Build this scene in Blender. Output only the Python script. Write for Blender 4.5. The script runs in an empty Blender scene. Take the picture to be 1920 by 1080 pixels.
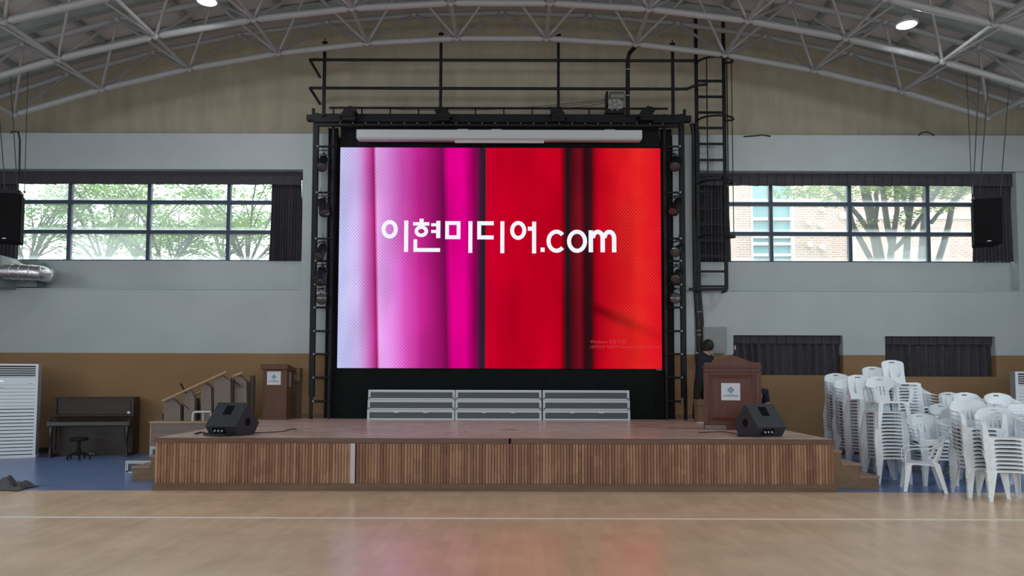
import bpy, bmesh, math, random
from mathutils import Vector, Matrix
random.seed(7)
PI = math.pi
scene = bpy.context.scene
COL = scene.collection

# ------------------------------------------------------------------ camera
FPX, PPX, PPY, CAM_H = 1380.0, 960.0, 630.0, 1.65
PITCH, ROLL = math.radians(3.1), math.radians(0.16)
CAM_R = Matrix.Rotation(PI / 2 + PITCH, 3, 'X') @ Matrix.Rotation(ROLL, 3, 'Z')
cam_data = bpy.data.cameras.new('camera')
cam_data.sensor_fit = 'HORIZONTAL'
cam_data.sensor_width = 36.0
cam_data.lens = FPX / 1920 * 36.0
cam_data.shift_y = (PPY - 540) / 1920
cam_data.clip_end = 300
cam = bpy.data.objects.new('camera', cam_data)
COL.objects.link(cam)
cam.matrix_world = Matrix.Translation((0, 0, CAM_H)) @ CAM_R.to_4x4()
scene.camera = cam

# ------------------------------------------------------------------ sky, sun, daylight, exposure
world = bpy.data.worlds.new('world')
scene.world = world
world.use_nodes = True
bg = world.node_tree.nodes['Background']
bg.inputs[0].default_value = (0.93, 0.985, 1.0, 1)
bg.inputs[1].default_value = 3.0
sd = bpy.data.lights.new('sun', 'SUN')
sd.energy = 1.2
sd.angle = 0.05
sd.color = (1, 0.97, 0.9)
sun = bpy.data.objects.new('sun', sd)
COL.objects.link(sun)
sun.rotation_euler = (math.radians(35), math.radians(-14), 0)
sun.location = (0, -20, 40)


def daylight_fill(name, loc, rot, sx, sy, power, color=(0.83, 0.94, 1.0)):
    d = bpy.data.lights.new(name, 'AREA')
    d.shape = 'RECTANGLE'
    d.size, d.size_y, d.energy, d.color = sx, sy, power, color
    o = bpy.data.objects.new(name, d)
    COL.objects.link(o)
    o.location, o.rotation_euler = loc, rot
    return o


# daylight fill: unseen area lights added before the solid side and rear walls
daylight_fill('side_daylight_fill', (-12.7, 1.0, 4.2), (0, math.radians(-90), 0), 3.0, 20, 560)
daylight_fill('side_daylight_fill', (12.7, 1.0, 4.2), (0, math.radians(90), 0), 3.0, 20, 560)
daylight_fill('rear_daylight_fill', (0, -11.6, 4.2), (math.radians(90), 0, 0), 20, 3.4, 950)

scene.view_settings.view_transform = 'Standard'
scene.view_settings.look = 'None'
scene.view_settings.exposure = 0.0
scene.view_settings.gamma = 1.0
scene.view_settings.use_curve_mapping = False


# ------------------------------------------------------------------ helpers
def ray(x, y):
    return CAM_R @ Vector(((x - PPX) / FPX, -(y - PPY) / FPX, -1.0))


def P(x, y, Y):
    d = ray(x, y)
    t = Y / d.y
    return Vector((d.x * t, Y, CAM_H + d.z * t))


def G(x, y, z):
    d = ray(x, y)
    t = (z - CAM_H) / d.z
    return Vector((d.x * t, d.y * t, z))


def c(r, g, b):
    def f(u):
        u /= 255.0
        return u / 12.92 if u <= 0.04045 else ((u + 0.055) / 1.055) ** 2.4
    return (f(r), f(g), f(b))


def thing(name, label, cat, loc=(0, 0, 0), rotz=0.0, group=None, kind=None):
    o = bpy.data.objects.new(name, None)
    o.empty_display_size = 0.1
    COL.objects.link(o)
    o.location = loc
    o.rotation_euler = (0, 0, rotz)
    if kind:
        o['kind'] = kind
    return tag(o, label, cat, group)


def tag(o, label, cat, group=None, kind=None):
    if label:
        o['label'] = label
    if cat:
        o['category'] = cat
    if group:
        o['group'] = group
    if kind:
        o['kind'] = kind
    return o


class MB:
    def __init__(self):
        self.v, self.f = [], []

    def add(self, vs, fs):
        n = len(self.v)
        self.v += [tuple(p) for p in vs]
        self.f += [tuple(i + n for i in q) for q in fs]
        return self

    def box(self, x0, x1, y0, y1, z0, z1):
        vs = [(x, y, z) for z in (z0, z1) for y in (y0, y1) for x in (x0, x1)]
        return self.add(vs, [(0, 2, 3, 1), (4, 5, 7, 6), (0, 1, 5, 4), (2, 6, 7, 3), (0, 4, 6, 2), (1, 3, 7, 5)])

    def obox(self, ctr, size, rot=None):
        rot = rot or Matrix.Identity(3)
        ctr = Vector(ctr)
        h = Vector(size) / 2
        vs = [ctr + rot @ Vector((sx * h.x, sy * h.y, sz * h.z)) for sz in (-1, 1) for sy in (-1, 1) for sx in (-1, 1)]
        return self.add(vs, [(0, 2, 3, 1), (4, 5, 7, 6), (0, 1, 5, 4), (2, 6, 7, 3), (0, 4, 6, 2), (1, 3, 7, 5)])

    def beam(self, p, q, w, h, up=(0, 0, 1)):
        p, q = Vector(p), Vector(q)
        d = (q - p).normalized()
        up = Vector(up)
        if abs(d.dot(up)) > 0.98:
            up = Vector((0, 1, 0))
        s = d.cross(up).normalized() * (w / 2)
        t = s.cross(d).normalized() * (h / 2)
        vs = [p - s - t, p + s - t, p + s + t, p - s + t, q - s - t, q + s - t, q + s + t, q - s + t]
        return self.add(vs, [(0, 3, 2, 1), (4, 5, 6, 7), (0, 1, 5, 4), (1, 2, 6, 5), (2, 3, 7, 6), (3, 0, 4, 7)])

    def cyl(self, p, q, r, r2=None, n=12, caps=True):
        return self.tube([p, q], [r, r if r2 is None else r2], n, caps)

    def tube(self, pts, r, n=8, caps=True):
        pts = [Vector(p) for p in pts]
        m = len(pts)
        rs = [r] * m if isinstance(r, (int, float)) else list(r)
        vs, fs = [], []
        ref = None
        for i, p in enumerate(pts):
            d = (pts[min(i + 1, m - 1)] - pts[max(i - 1, 0)])
            d = d.normalized() if d.length > 1e-9 else Vector((0, 0, 1))
            if ref is None:
                ref = Vector((0, 0, 1)) if abs(d.z) < 0.9 else Vector((0, 1, 0))
            s = d.cross(ref)
            if s.length < 1e-4:
                ref = Vector((1, 0.3, 0))
                s = d.cross(ref)
            s.normalize()
            t = s.cross(d)
            ref = t
            for k in range(n):
                a = 2 * PI * k / n
                vs.append(p + (s * math.cos(a) + t * math.sin(a)) * rs[i])
        for i in range(m - 1):
            for k in range(n):
                k2 = (k + 1) % n
                fs.append((i * n + k, i * n + k2, (i + 1) * n + k2, (i + 1) * n + k))
        if caps:
            fs.append(tuple(range(n)))
            fs.append(tuple((m - 1) * n + k for k in reversed(range(n))))
        return self.add(vs, fs)

    def prism(self, poly, vec):
        vec = Vector(vec)
        a = [Vector(p) for p in poly]
        n = len(a)
        vs = a + [p + vec for p in a]
        fs = [tuple(reversed(range(n))), tuple(range(n, 2 * n))]
        fs += [(i, (i + 1) % n, n + (i + 1) % n, n + i) for i in range(n)]
        return self.add(vs, fs)

    def lathe(self, prof, ctr, axis=(0, 0, 1), n=20):
        ax = Vector(axis).normalized()
        ref = Vector((0, 0, 1)) if abs(ax.z) < 0.9 else Vector((1, 0, 0))
        s = ax.cross(ref).normalized()
        t = s.cross(ax)
        ctr = Vector(ctr)
        vs, fs = [], []
        for (r, h) in prof:
            for k in range(n):
                a = 2 * PI * k / n
                vs.append(ctr + ax * h + (s * math.cos(a) + t * math.sin(a)) * max(r, 1e-4))
        for i in range(len(prof) - 1):
            for k in range(n):
                k2 = (k + 1) % n
                fs.append((i * n + k, (i + 1) * n + k, (i + 1) * n + k2, i * n + k2))
        fs.append(tuple(range(n)))
        fs.append(tuple((len(prof) - 1) * n + k for k in reversed(range(n))))
        return self.add(vs, fs)

    def sheet(self, fn, nu, nv, mask=None, thick=0.0):
        """surface fn(u, v) on [0,1]^2; cells where mask(u, v) is true are left open; thickened along its normals"""
        pts = [[Vector(fn(i / nu, j / nv)) for i in range(nu + 1)] for j in range(nv + 1)]
        keep = [[not (mask and mask((i + .5) / nu, (j + .5) / nv)) for i in range(nu)] for j in range(nv)]
        W = nu + 1
        flat = [p for row in pts for p in row]
        fs = []
        if not thick:
            for j in range(nv):
                for i in range(nu):
                    if keep[j][i]:
                        fs.append((j * W + i, j * W + i + 1, (j + 1) * W + i + 1, (j + 1) * W + i))
            return self.add(flat, fs)
        nor = []
        for j in range(nv + 1):
            for i in range(nu + 1):
                du = pts[j][min(i + 1, nu)] - pts[j][max(i - 1, 0)]
                dv = pts[min(j + 1, nv)][i] - pts[max(j - 1, 0)][i]
                q = du.cross(dv)
                nor.append(q.normalized() if q.length > 1e-12 else Vector((0, 0, 1)))
        N = len(flat)
        vs = [p + n * thick / 2 for p, n in zip(flat, nor)] + [p - n * thick / 2 for p, n in zip(flat, nor)]

        def K(i, j):
            return 0 <= i < nu and 0 <= j < nv and keep[j][i]
        for j in range(nv):
            for i in range(nu):
                if not keep[j][i]:
                    continue
                a, b, cc, d = j * W + i, j * W + i + 1, (j + 1) * W + i + 1, (j + 1) * W + i
                fs.append((a, b, cc, d))
                fs.append((N + d, N + cc, N + b, N + a))
                if not K(i, j - 1):
                    fs.append((b, a, N + a, N + b))
                if not K(i + 1, j):
                    fs.append((cc, b, N + b, N + cc))
                if not K(i, j + 1):
                    fs.append((d, cc, N + cc, N + d))
                if not K(i - 1, j):
                    fs.append((a, d, N + d, N + a))
        return self.add(vs, fs)

    def ell(self, ctr, rad, n=12, m=8, rot=None):
        ctr = Vector(ctr)
        rot = rot or Matrix.Identity(3)
        vs, fs = [], []
        for j in range(1, m):
            b = PI * j / m
            for k in range(n):
                a = 2 * PI * k / n
                vs.append(ctr + rot @ Vector((rad[0] * math.sin(b) * math.cos(a), rad[1] * math.sin(b) * math.sin(a), rad[2] * math.cos(b))))
        vs += [ctr + rot @ Vector((0, 0, rad[2])), ctr - rot @ Vector((0, 0, rad[2]))]
        for j in range(m - 2):
            for k in range(n):
                k2 = (k + 1) % n
                fs.append((j * n + k, (j + 1) * n + k, (j + 1) * n + k2, j * n + k2))
        t = (m - 1) * n
        for k in range(n):
            k2 = (k + 1) % n
            fs.append((t, k, k2))
            fs.append((t + 1, (m - 2) * n + k2, (m - 2) * n + k))
        return self.add(vs, fs)

    def mesh(self, name, smooth=False):
        me = bpy.data.meshes.new(name)
        me.from_pydata(self.v, [], self.f)
        me.update()
        if smooth:
            bm = bmesh.new()
            bm.from_mesh(me)
            bmesh.ops.recalc_face_normals(bm, faces=bm.faces)
            bm.to_mesh(me)
            bm.free()
            me.polygons.foreach_set('use_smooth', [True] * len(me.polygons))
            try:
                me.set_sharp_from_angle(angle=math.radians(40))
            except Exception:
                pass
        return me

    def build(self, name, mat, parent=None, smooth=False, local=False, bevel=0.0):
        """world coordinates unless local; a part keeps its thing's origin"""
        top = parent
        while top is not None and top.parent is not None:
            top = top.parent
        if top is not None and not local:
            o = top.location
            self.v = [(p[0] - o.x, p[1] - o.y, p[2] - o.z) for p in self.v]
        ob = bpy.data.objects.new(name, self.mesh(name, smooth))
        ob.data.materials.append(mat)
        COL.objects.link(ob)
        if parent is not None:
            ob.parent = parent
        if bevel:
            b = ob.modifiers.new('bevel', 'BEVEL')
            b.width, b.segments, b.limit_method = bevel, 2, 'ANGLE'
        return ob


def inst(name, mesh, parent=None, loc=(0, 0, 0), rot=(0, 0, 0), scale=(1, 1, 1)):
    o = bpy.data.objects.new(name, mesh)
    COL.objects.link(o)
    o.parent = parent
    o.location, o.rotation_euler, o.scale = loc, rot, scale
    return o


def struct(ob):
    ob['kind'] = 'structure'
    return ob


def copy_tree(o, parent=None):
    k = o.copy()
    COL.objects.link(k)
    k.parent = parent
    for ch in list(o.children):
        copy_tree(ch, k)
    return k


# ------------------------------------------------------------------ materials
def M(name, col, rough=0.6, metal=0.0, var=0.0, vscale=4.0, stretch=(1, 1, 1), bump=0.0, bscale=60.0, col2=None, rnd=0.0, spec=0.5, coord='Object', clear=0.0):
    m = bpy.data.materials.new(name)
    m.use_nodes = True
    nt = m.node_tree
    b = nt.nodes['Principled BSDF']
    b.inputs['Base Color'].default_value = (*col, 1)
    b.inputs['Roughness'].default_value = rough
    b.inputs['Metallic'].default_value = metal
    b.inputs['Specular IOR Level'].default_value = spec
    b.inputs['Coat Weight'].default_value = clear
    L = nt.links.new
    if var or bump or col2:
        if coord == 'World':
            src = nt.nodes.new('ShaderNodeNewGeometry').outputs['Position']
        else:
            src = nt.nodes.new('ShaderNodeTexCoord').outputs[coord]
        mp = nt.nodes.new('ShaderNodeMapping')
        mp.inputs['Scale'].default_value = stretch
        L(src, mp.inputs['Vector'])
        vec = mp.outputs['Vector']
    if var or col2:
        nz = nt.nodes.new('ShaderNodeTexNoise')
        nz.inputs['Scale'].default_value = vscale
        nz.inputs['Detail'].default_value = 5
        nz.inputs['Roughness'].default_value = 0.6
        L(vec, nz.inputs['Vector'])
        rp = nt.nodes.new('ShaderNodeValToRGB')
        a = col
        z = col2 or tuple(min(1, q * (1 + var)) for q in col)
        if not col2:
            a = tuple(q * (1 - var) for q in col)
        rp.color_ramp.elements[0].position = 0.32
        rp.color_ramp.elements[1].position = 0.68
        rp.color_ramp.elements[0].color = (*a, 1)
        rp.color_ramp.elements[1].color = (*z, 1)
        fac = nz.outputs['Fac']
        if rnd:
            oi = nt.nodes.new('ShaderNodeObjectInfo')
            mr = nt.nodes.new('ShaderNodeMapRange')
            mr.inputs['To Min'].default_value = -rnd
            mr.inputs['To Max'].default_value = rnd
            L(oi.outputs['Random'], mr.inputs['Value'])
            ad = nt.nodes.new('ShaderNodeMath')
            L(fac, ad.inputs[0])
            L(mr.outputs['Result'], ad.inputs[1])
            fac = ad.outputs[0]
        L(fac, rp.inputs['Fac'])
        L(rp.outputs['Color'], b.inputs['Base Color'])
    if bump:
        n2 = nt.nodes.new('ShaderNodeTexNoise')
        n2.inputs['Scale'].default_value = bscale
        n2.inputs['Detail'].default_value = 3
        L(vec, n2.inputs['Vector'])
        bp = nt.nodes.new('ShaderNodeBump')
        bp.inputs['Strength'].default_value = bump
        bp.inputs['Distance'].default_value = 0.02
        L(n2.outputs['Fac'], bp.inputs['Height'])
        L(bp.outputs['Normal'], b.inputs['Normal'])
    return m


def emit(name, col, strength=1.0):
    m = bpy.data.materials.new(name)
    m.use_nodes = True
    nt = m.node_tree
    nt.nodes.remove(nt.nodes['Principled BSDF'])
    e = nt.nodes.new('ShaderNodeEmission')
    e.inputs[0].default_value = (*col, 1)
    e.inputs[1].default_value = strength
    nt.links.new(e.outputs[0], nt.nodes['Material Output'].inputs[0])
    return m


BLACK = M('black_paint', (0.008, 0.009, 0.011), 0.5, spec=.25)
BLACKM = M('black_matte', (0.006, 0.006, 0.008), 0.85, spec=0.1)
CABLE = M('black_rubber', (0.012, 0.012, 0.014), 0.5)
WHITE_P = M('white_plaster', (0.43, 0.475, 0.495), 0.85, var=0.05, vscale=0.8, bump=0.05, bscale=90, coord='World')
STEELW = M('pale_grey_steel', (0.30, 0.30, 0.31), 0.4, var=0.06, vscale=3)
STEELG = M('grey_green_steel', (0.27, 0.30, 0.29), 0.55, var=0.1)
ALU = M('aluminium', (0.62, 0.66, 0.69), 0.4, 0.25)
CHROME = M('chrome', (0.8, 0.8, 0.82), 0.15, 1.0)
CURT = M('charcoal_curtain', (0.062, 0.058, 0.068), 0.9, var=0.12, vscale=8, spec=0.15)
OAK = M('pale_oak', (0.42, 0.28, 0.16), 0.45, var=0.2, vscale=6, stretch=(1, 8, 8))

# ================================================================== STRUCTURE
YW, YR, YB = 15.75, 16.04, 16.2          # wall face, recessed window band, gable wall face
XL, XR, YREAR = -13.0, 13.0, -12.0
ST = 0.748                                 # stage height
YF = 10.64                                 # stage front
zA = P(300, 541, YW).z                     # ledge under the window band
zB = P(300, 317, YW).z                     # head of the window band
zT = P(300, 250, YW).z                     # top ledge of the white wall
zD = P(300, 662, YW).z                     # top of the brown dado


def two_tone(name):
    """plaster painted white above and ochre brown below a sharp paint line"""
    m = M(name, (0.5, 0.5, 0.5), 0.85, bump=0.05, bscale=90, coord='World')
    nt = m.node_tree
    L = nt.links.new
    g = nt.nodes.new('ShaderNodeNewGeometry')
    s = nt.nodes.new('ShaderNodeSeparateXYZ')
    L(g.outputs['Position'], s.inputs[0])
    gt = nt.nodes.new('ShaderNodeMath')
    gt.operation = 'GREATER_THAN'
    gt.inputs[1].default_value = zD
    L(s.outputs['Z'], gt.inputs[0])
    nz = nt.nodes.new('ShaderNodeTexNoise')
    nz.inputs['Scale'].default_value = 0.9
    L(g.outputs['Position'], nz.inputs['Vector'])
    cols = []
    for a, b in (((0.255, 0.150, 0.072), (0.295, 0.176, 0.086)), ((0.42, 0.465, 0.485), (0.455, 0.50, 0.52))):
        r = nt.nodes.new('ShaderNodeValToRGB')
        r.color_ramp.elements[0].position, r.color_ramp.elements[1].position = 0.35, 0.65
        r.color_ramp.elements[0].color, r.color_ramp.elements[1].color = (*a, 1), (*b, 1)
        L(nz.outputs['Fac'], r.inputs['Fac'])
        cols.append(r.outputs['Color'])
    mx = nt.nodes.new('ShaderNodeMix')
    mx.data_type = 'RGBA'
    L(gt.outputs[0], mx.inputs[0])
    L(cols[0], mx.inputs[6])
    L(cols[1], mx.inputs[7])
    L(mx.outputs[2], nt.nodes['Principled BSDF'].inputs['Base Color'])
    return m


TWO = two_tone('two_tone_plaster')
GABLE = M('bare_gable_plaster', (0.40, 0.35, 0.265), 0.9, var=0.10, vscale=1.6, stretch=(2.2, 1, 0.5), bump=0.15, bscale=40, coord='World')

# hall floor: tan vinyl planks, front part
def floor_material():
    m = M('tan_vinyl_floor', (0.5, 0.36, 0.24), 0.34, spec=0.8)
    nt = m.node_tree
    L = nt.links.new
    b = nt.nodes['Principled BSDF']
    g = nt.nodes.new('ShaderNodeNewGeometry')
    br = nt.nodes.new('ShaderNodeTexBrick')
    br.inputs['Color1'].default_value = (0.82, 0.605, 0.415, 1)
    br.inputs['Color2'].default_value = (0.745, 0.54, 0.36, 1)
    br.inputs['Mortar'].default_value = (0.755, 0.55, 0.37, 1)
    br.inputs['Scale'].default_value = 1.0
    br.inputs['Mortar Size'].default_value = 0.004
    br.inputs['Brick Width'].default_value = 0.62
    br.inputs['Row Height'].default_value = 0.10
    mp = nt.nodes.new('ShaderNodeMapping')
    mp.inputs['Rotation'].default_value = (0, 0, math.radians(90))
    L(g.outputs['Position'], mp.inputs['Vector'])
    L(mp.outputs['Vector'], br.inputs['Vector'])
    n1 = nt.nodes.new('ShaderNodeTexNoise')
    n1.inputs['Scale'].default_value = 1.4
    n1.inputs['Detail'].default_value = 2
    L(g.outputs['Position'], n1.inputs['Vector'])
    mr = nt.nodes.new('ShaderNodeMapRange')
    mr.inputs['From Min'].default_value, mr.inputs['From Max'].default_value = 0.3, 0.7
    mr.inputs['To Min'].default_value, mr.inputs['To Max'].default_value = 0.93, 1.07
    L(n1.outputs['Fac'], mr.inputs['Value'])
    ml = nt.nodes.new('ShaderNodeMix')
    ml.data_type = 'RGBA'
    ml.blend_type = 'MULTIPLY'
    ml.inputs[0].default_value = 1
    L(br.outputs['Color'], ml.inputs[6])
    L(mr.outputs['Result'], ml.inputs[7])
    L(ml.outputs[2], b.inputs['Base Color'])
    r2 = nt.nodes.new('ShaderNodeMapRange')
    r2.inputs['From Min'].default_value, r2.inputs['From Max'].default_value = 0.3, 0.7
    r2.inputs['To Min'].default_value, r2.inputs['To Max'].default_value = 0.22, 0.29
    L(n1.outputs['Fac'], r2.inputs['Value'])
    L(r2.outputs['Result'], b.inputs['Roughness'])
    return m


struct(MB().box(XL, XR, YREAR, YF - 0.02, -0.2, 0).build('floor', floor_material()))
BLUE = M('blue_sheet_floor', (0.085, 0.17, 0.40), 0.28, col2=(0.19, 0.28, 0.52), vscale=2.6, stretch=(0.7, 3.0, 1), coord='World')
struct(MB().box(XL, XR, YF - 0.02, YB + 0.2, -0.2, -0.001).build('floor_blue', BLUE))
# white court line
y_line = G(960, 972, 0).y
struct(MB().box(XL, XR, y_line - 0.026, y_line + 0.026, 0, 0.0015).build('trim_1', M('white_line_tape', (0.9, 0.92, 0.93), 0.5, var=0.08, vscale=20)))

# lower end wall with the recesses of the two low windows
LOWW = [(1376, 1580, 629, 703), (1661, 1866, 631, 706)]
holes = []
for (a, b, t, bt) in LOWW:
    p, q = P(a, bt, YW), P(b, t, YW)
    holes.append((p.x, q.x, p.z, q.z))
w = MB()
w.box(XL, XR, YR - 0.02, YB + 0.02, 0, zA)
xs = [XL] + [v for h in holes for v in (h[0], h[1])] + [XR]
for i in range(0, len(xs), 2):
    w.box(xs[i], xs[i + 1], YW, YR - 0.02, 0, zA)
for h in holes:
    w.box(h[0], h[1], YW, YR - 0.02, 0, h[2])
    w.box(h[0], h[1], YW, YR - 0.02, h[3], zA)
struct(w.build('wall_front_lower', TWO))

# window band
WINS = []
for (xa, xb, yt, yb_, vert, horz) in ((-40, 567, 330, 488, (-22, 128, 277, 427), (378, 434)), (1306, 1899, 334, 491, (1300, 1447, 1595, 1742, 1888), (382, 438))):
    p, q = P(xa, yb_, YR), P(xb, yt, YR)
    WINS.append((p.x, q.x, p.z, q.z, [P(v, 410, YR).x for v in vert], [P((xa + xb) / 2, h, YR).z for h in horz]))
w = MB()
xs = [XL, WINS[0][0], WINS[0][1], WINS[1][0], WINS[1][1], XR]
for i in (0, 2, 4):
    w.box(xs[i], xs[i + 1], YR, YB, zA, zB)
for W in WINS:
    w.box(W[0], W[1], YR, YB, zA, W[2])
    w.box(W[0], W[1], YR, YB, W[3], zB)
struct(w.build('wall_front_window_band', WHITE_P))
# plaster lip added along the lower wall's top for its thin shadow line
struct(MB().box(XL, P(573, 500, YW).x, YW - .014, YR, zA - .016, zA + .004).box(P(1301, 500, YW).x, XR, YW - .014, YR, zA - .016, zA + .004).build('trim_shadow_lip', WHITE_P))
# upper white wall, its ledge, and the piers beside the stage opening and right window
xPL0, xPL1 = P(573, 500, YW).x, P(612, 500, 15.68).x
xPR0, xPR1 = P(1263, 500, 15.68).x, P(1301, 500, 15.68).x
w = MB()
w.box(XL, xPL1, YW, YB, zB, zT)
w.box(xPR0, XR, YW, YB, zB, zT)
struct(w.build('wall_front_upper', WHITE_P))
struct(MB().box(P(565, 500, 15.68).x, xPL1, 15.68, YW + 0.2, 0, zT - .025).build('wall_pier_left', TWO))
struct(MB().box(xPR0, xPR1, 15.68, YW + 0.2, 0, zT - .025).build('wall_pier_right', TWO))
struct(MB().box(P(1907, 400, YW + .06).x, XR, YW + 0.06, YB, zA, zB).build('wall_pier_far_right', WHITE_P))
struct(MB().box(xPL1, xPR0, YR, YB, 0, zT).build('wall_behind_stage', M('dark_stage_wall', (0.05, 0.045, 0.045), 0.9)))
# gable wall above
struct(MB().box(XL, XR, YB, YB + 0.25, zT - 0.6, 10.6).build('wall_front_gable', GABLE))
# other walls of the hall
struct(MB().box(XL - 0.3, XL, YREAR, YB + 0.25, 0, 9.5).build('wall_left', TWO))
struct(MB().box(XR, XR + 0.3, YREAR, YB + 0.25, 0, 9.5).build('wall_right', TWO))
struct(MB().box(XL, XR, YREAR - 0.3, YREAR, 0, 10.6).build('wall_rear', TWO))
# dark baseboards of the end wall
DKB = M('dark_baseboard', (0.03, 0.025, 0.022), 0.5)
for n_, a, b in (('baseboard_left', XL, P(255, 850, YW).x), ('baseboard_right', 5.2, XR)):
    struct(MB().box(a, b, YW - 0.015, YW, 0, 0.10).build(n_, DKB))
BRB = M('brown_skirting', (0.16, 0.085, 0.045), 0.5)
struct(MB().box(P(565, 500, 15.68).x, xPL1, 15.665, 15.68, ST, ST + 0.085).build('baseboard_pier_left', BRB))
struct(MB().box(xPR0, xPR1, 15.665, 15.68, ST, ST + 0.085).build('baseboard_pier_right', BRB))

# windows: dark blue-grey bars and dusty panes
def glass_material():
    m = bpy.data.materials.new('dusty_glass')
    m.use_nodes = True
    nt = m.node_tree
    L = nt.links.new
    nt.nodes.remove(nt.nodes['Principled BSDF'])
    tr = nt.nodes.new('ShaderNodeBsdfTransparent')
    tr.inputs[0].default_value = (0.95, 0.985, 0.98, 1)
    tl = nt.nodes.new('ShaderNodeBsdfTranslucent')
    tl.inputs[0].default_value = (0.9, 0.98, 1, 1)
    gl = nt.nodes.new('ShaderNodeBsdfGlossy')
    gl.inputs['Roughness'].default_value = 0.05
    tc = nt.nodes.new('ShaderNodeTexCoord')
    oi = nt.nodes.new('ShaderNodeObjectInfo')
    sp = nt.nodes.new('ShaderNodeSeparateXYZ')
    L(tc.outputs['Generated'], sp.inputs[0])
    # dust gathers along the lower edge of every pane, and varies from pane to pane
    ed = nt.nodes.new('ShaderNodeMapRange')
    ed.inputs['From Min'].default_value, ed.inputs['From Max'].default_value = 0.0, 0.2
    ed.inputs['To Min'].default_value, ed.inputs['To Max'].default_value = 0.4, 0.0
    L(sp.outputs['Z'], ed.inputs['Value'])
    nz = nt.nodes.new('ShaderNodeTexNoise')
    nz.inputs['Scale'].default_value = 2.0
    L(tc.outputs['Object'], nz.inputs['Vector'])
    pw = nt.nodes.new('ShaderNodeMath')
    pw.operation = 'POWER'
    pw.inputs[1].default_value = 2.2
    L(oi.outputs['Random'], pw.inputs[0])
    rr = nt.nodes.new('ShaderNodeMath')
    rr.operation = 'MULTIPLY_ADD'
    rr.inputs[1].default_value, rr.inputs[2].default_value = 0.2, 0.0
    L(pw.outputs[0], rr.inputs[0])
    r2 = nt.nodes.new('ShaderNodeMath')
    r2.operation = 'MULTIPLY_ADD'
    r2.inputs[1].default_value = 0.08
    L(nz.outputs['Fac'], r2.inputs[0])
    L(rr.outputs[0], r2.inputs[2])
    sm = nt.nodes.new('ShaderNodeMath')
    sm.use_clamp = True
    L(ed.outputs['Result'], sm.inputs[0])
    L(r2.outputs[0], sm.inputs[1])
    m1 = nt.nodes.new('ShaderNodeMixShader')
    L(sm.outputs[0], m1.inputs[0])
    L(tr.outputs[0], m1.inputs[1])
    L(tl.outputs[0], m1.inputs[2])
    m2 = nt.nodes.new('ShaderNodeMixShader')
    m2.inputs[0].default_value = 0.04
    L(m1.outputs[0], m2.inputs[1])
    L(gl.outputs[0], m2.inputs[2])
    L(m2.outputs[0], nt.nodes['Material Output'].inputs[0])
    return m


GLASS = glass_material()
FRAME = M('dark_blue_grey_frame', (0.035, 0.055, 0.10), 0.5)
for k, (x0, x1, z0, z1, vx, hz) in enumerate(WINS):
    e = bpy.data.objects.new('window_%d' % (k + 1), None)
    COL.objects.link(e)
    e.location = ((x0 + x1) / 2, YR + 0.08, z0)
    struct(e)
    fr = MB()
    fr.box(x0, x1, YR + 0.04, YR + 0.12, z0, z0 + 0.03)
    fr.box(x0, x1, YR + 0.04, YR + 0.12, z1 - 0.06, z1)
    fr.build('window_frame', FRAME, e)
    for v in vx[1:] if k == 0 else vx[1:4]:
        MB().box(v - 0.038, v + 0.038, YR + 0.03, YR + 0.13, z0, z1).build('mullion', FRAME, e)
    for h in hz:
        MB().box(x0, x1, YR + 0.035, YR + 0.125, h - 0.04, h + 0.04).build('transom', FRAME, e)
    xx = [x0] + [v for v in vx if x0 + .1 < v < x1 - .1] + [x1]
    zz = [z0] + sorted(hz) + [z1]
    for i in range(len(xx) - 1):
        for j in range(len(zz) - 1):
            MB().box(xx[i] + 0.002, xx[i + 1] - 0.002, YR + 0.076, YR + 0.082, zz[j] + .002, zz[j + 1] - .002).build('pane', GLASS, e)


def pleats(x0, x1, z0, z1, y, depth, folds, seed, gather=0.0, flare=0.0):
    rn = random.Random(seed)
    n = folds * 8
    ph = [rn.uniform(-.8, .8) for _ in range(folds + 2)]
    am = [rn.uniform(.6, 1.2) for _ in range(folds + 2)]

    def fn(u, v):
        k = u * folds
        i = int(k)
        fr_ = k - i
        p = ph[i] * (1 - fr_) + ph[i + 1] * fr_
        a = am[i] * (1 - fr_) + am[i + 1] * fr_
        x = x0 + (x1 - x0) * u
        x += flare * (1 - v) * (u - 0.5) * 2
        return (x + .012 * math.sin(7 * u + 3 * v), y - depth * a * (.5 + .5 * math.sin(2 * PI * k + p + .7 * (1 - v) * math.sin(5 * u))) * (1 - gather * v), z0 + (z1 - z0) * v)
    return MB().sheet(fn, n, 10)


def valance(name, label, x0, x1, z0, z1, y, n, seed):
    """a strip of flat box pleats, each overlapping the next by a narrow step"""
    rn = random.Random(seed)
    mb = MB()
    w_ = (x1 - x0) / n
    for i in range(n):
        a, b = x0 + i * w_, x0 + (i + 1) * w_
        d = 0.012 + rn.uniform(0, .006)
        mb.prism([(a - .006, y - d - .014, z0 + rn.uniform(-.008, .008)), (b, y - d, z0 + rn.uniform(-.008, .008)), (b, y - d + .01, z1), (a - .006, y - d - .006, z1)], (0, 0.012, 0))
    mb.box(x0, x1, y, y + .02, z1 - .03, z1)
    return tag(mb.build(name, CURT), label, 'valance')


W = WINS[0]
valance('curtain_valance', 'charcoal pleated valance above the left upper window', W[0] - .3, P(568, 340, YR).x, P(300, 346, YR - .1).z, P(300, 321, YR - .1).z, YR - .1, 44, 1)
W = WINS[1]
valance('curtain_valance', 'charcoal pleated valance above the right upper window', P(1304, 340, YR).x, P(1899, 340, YR).x, P(1600, 349, YR - .1).z, P(1600, 326, YR - .1).z, YR - .1, 36, 2)


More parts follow.
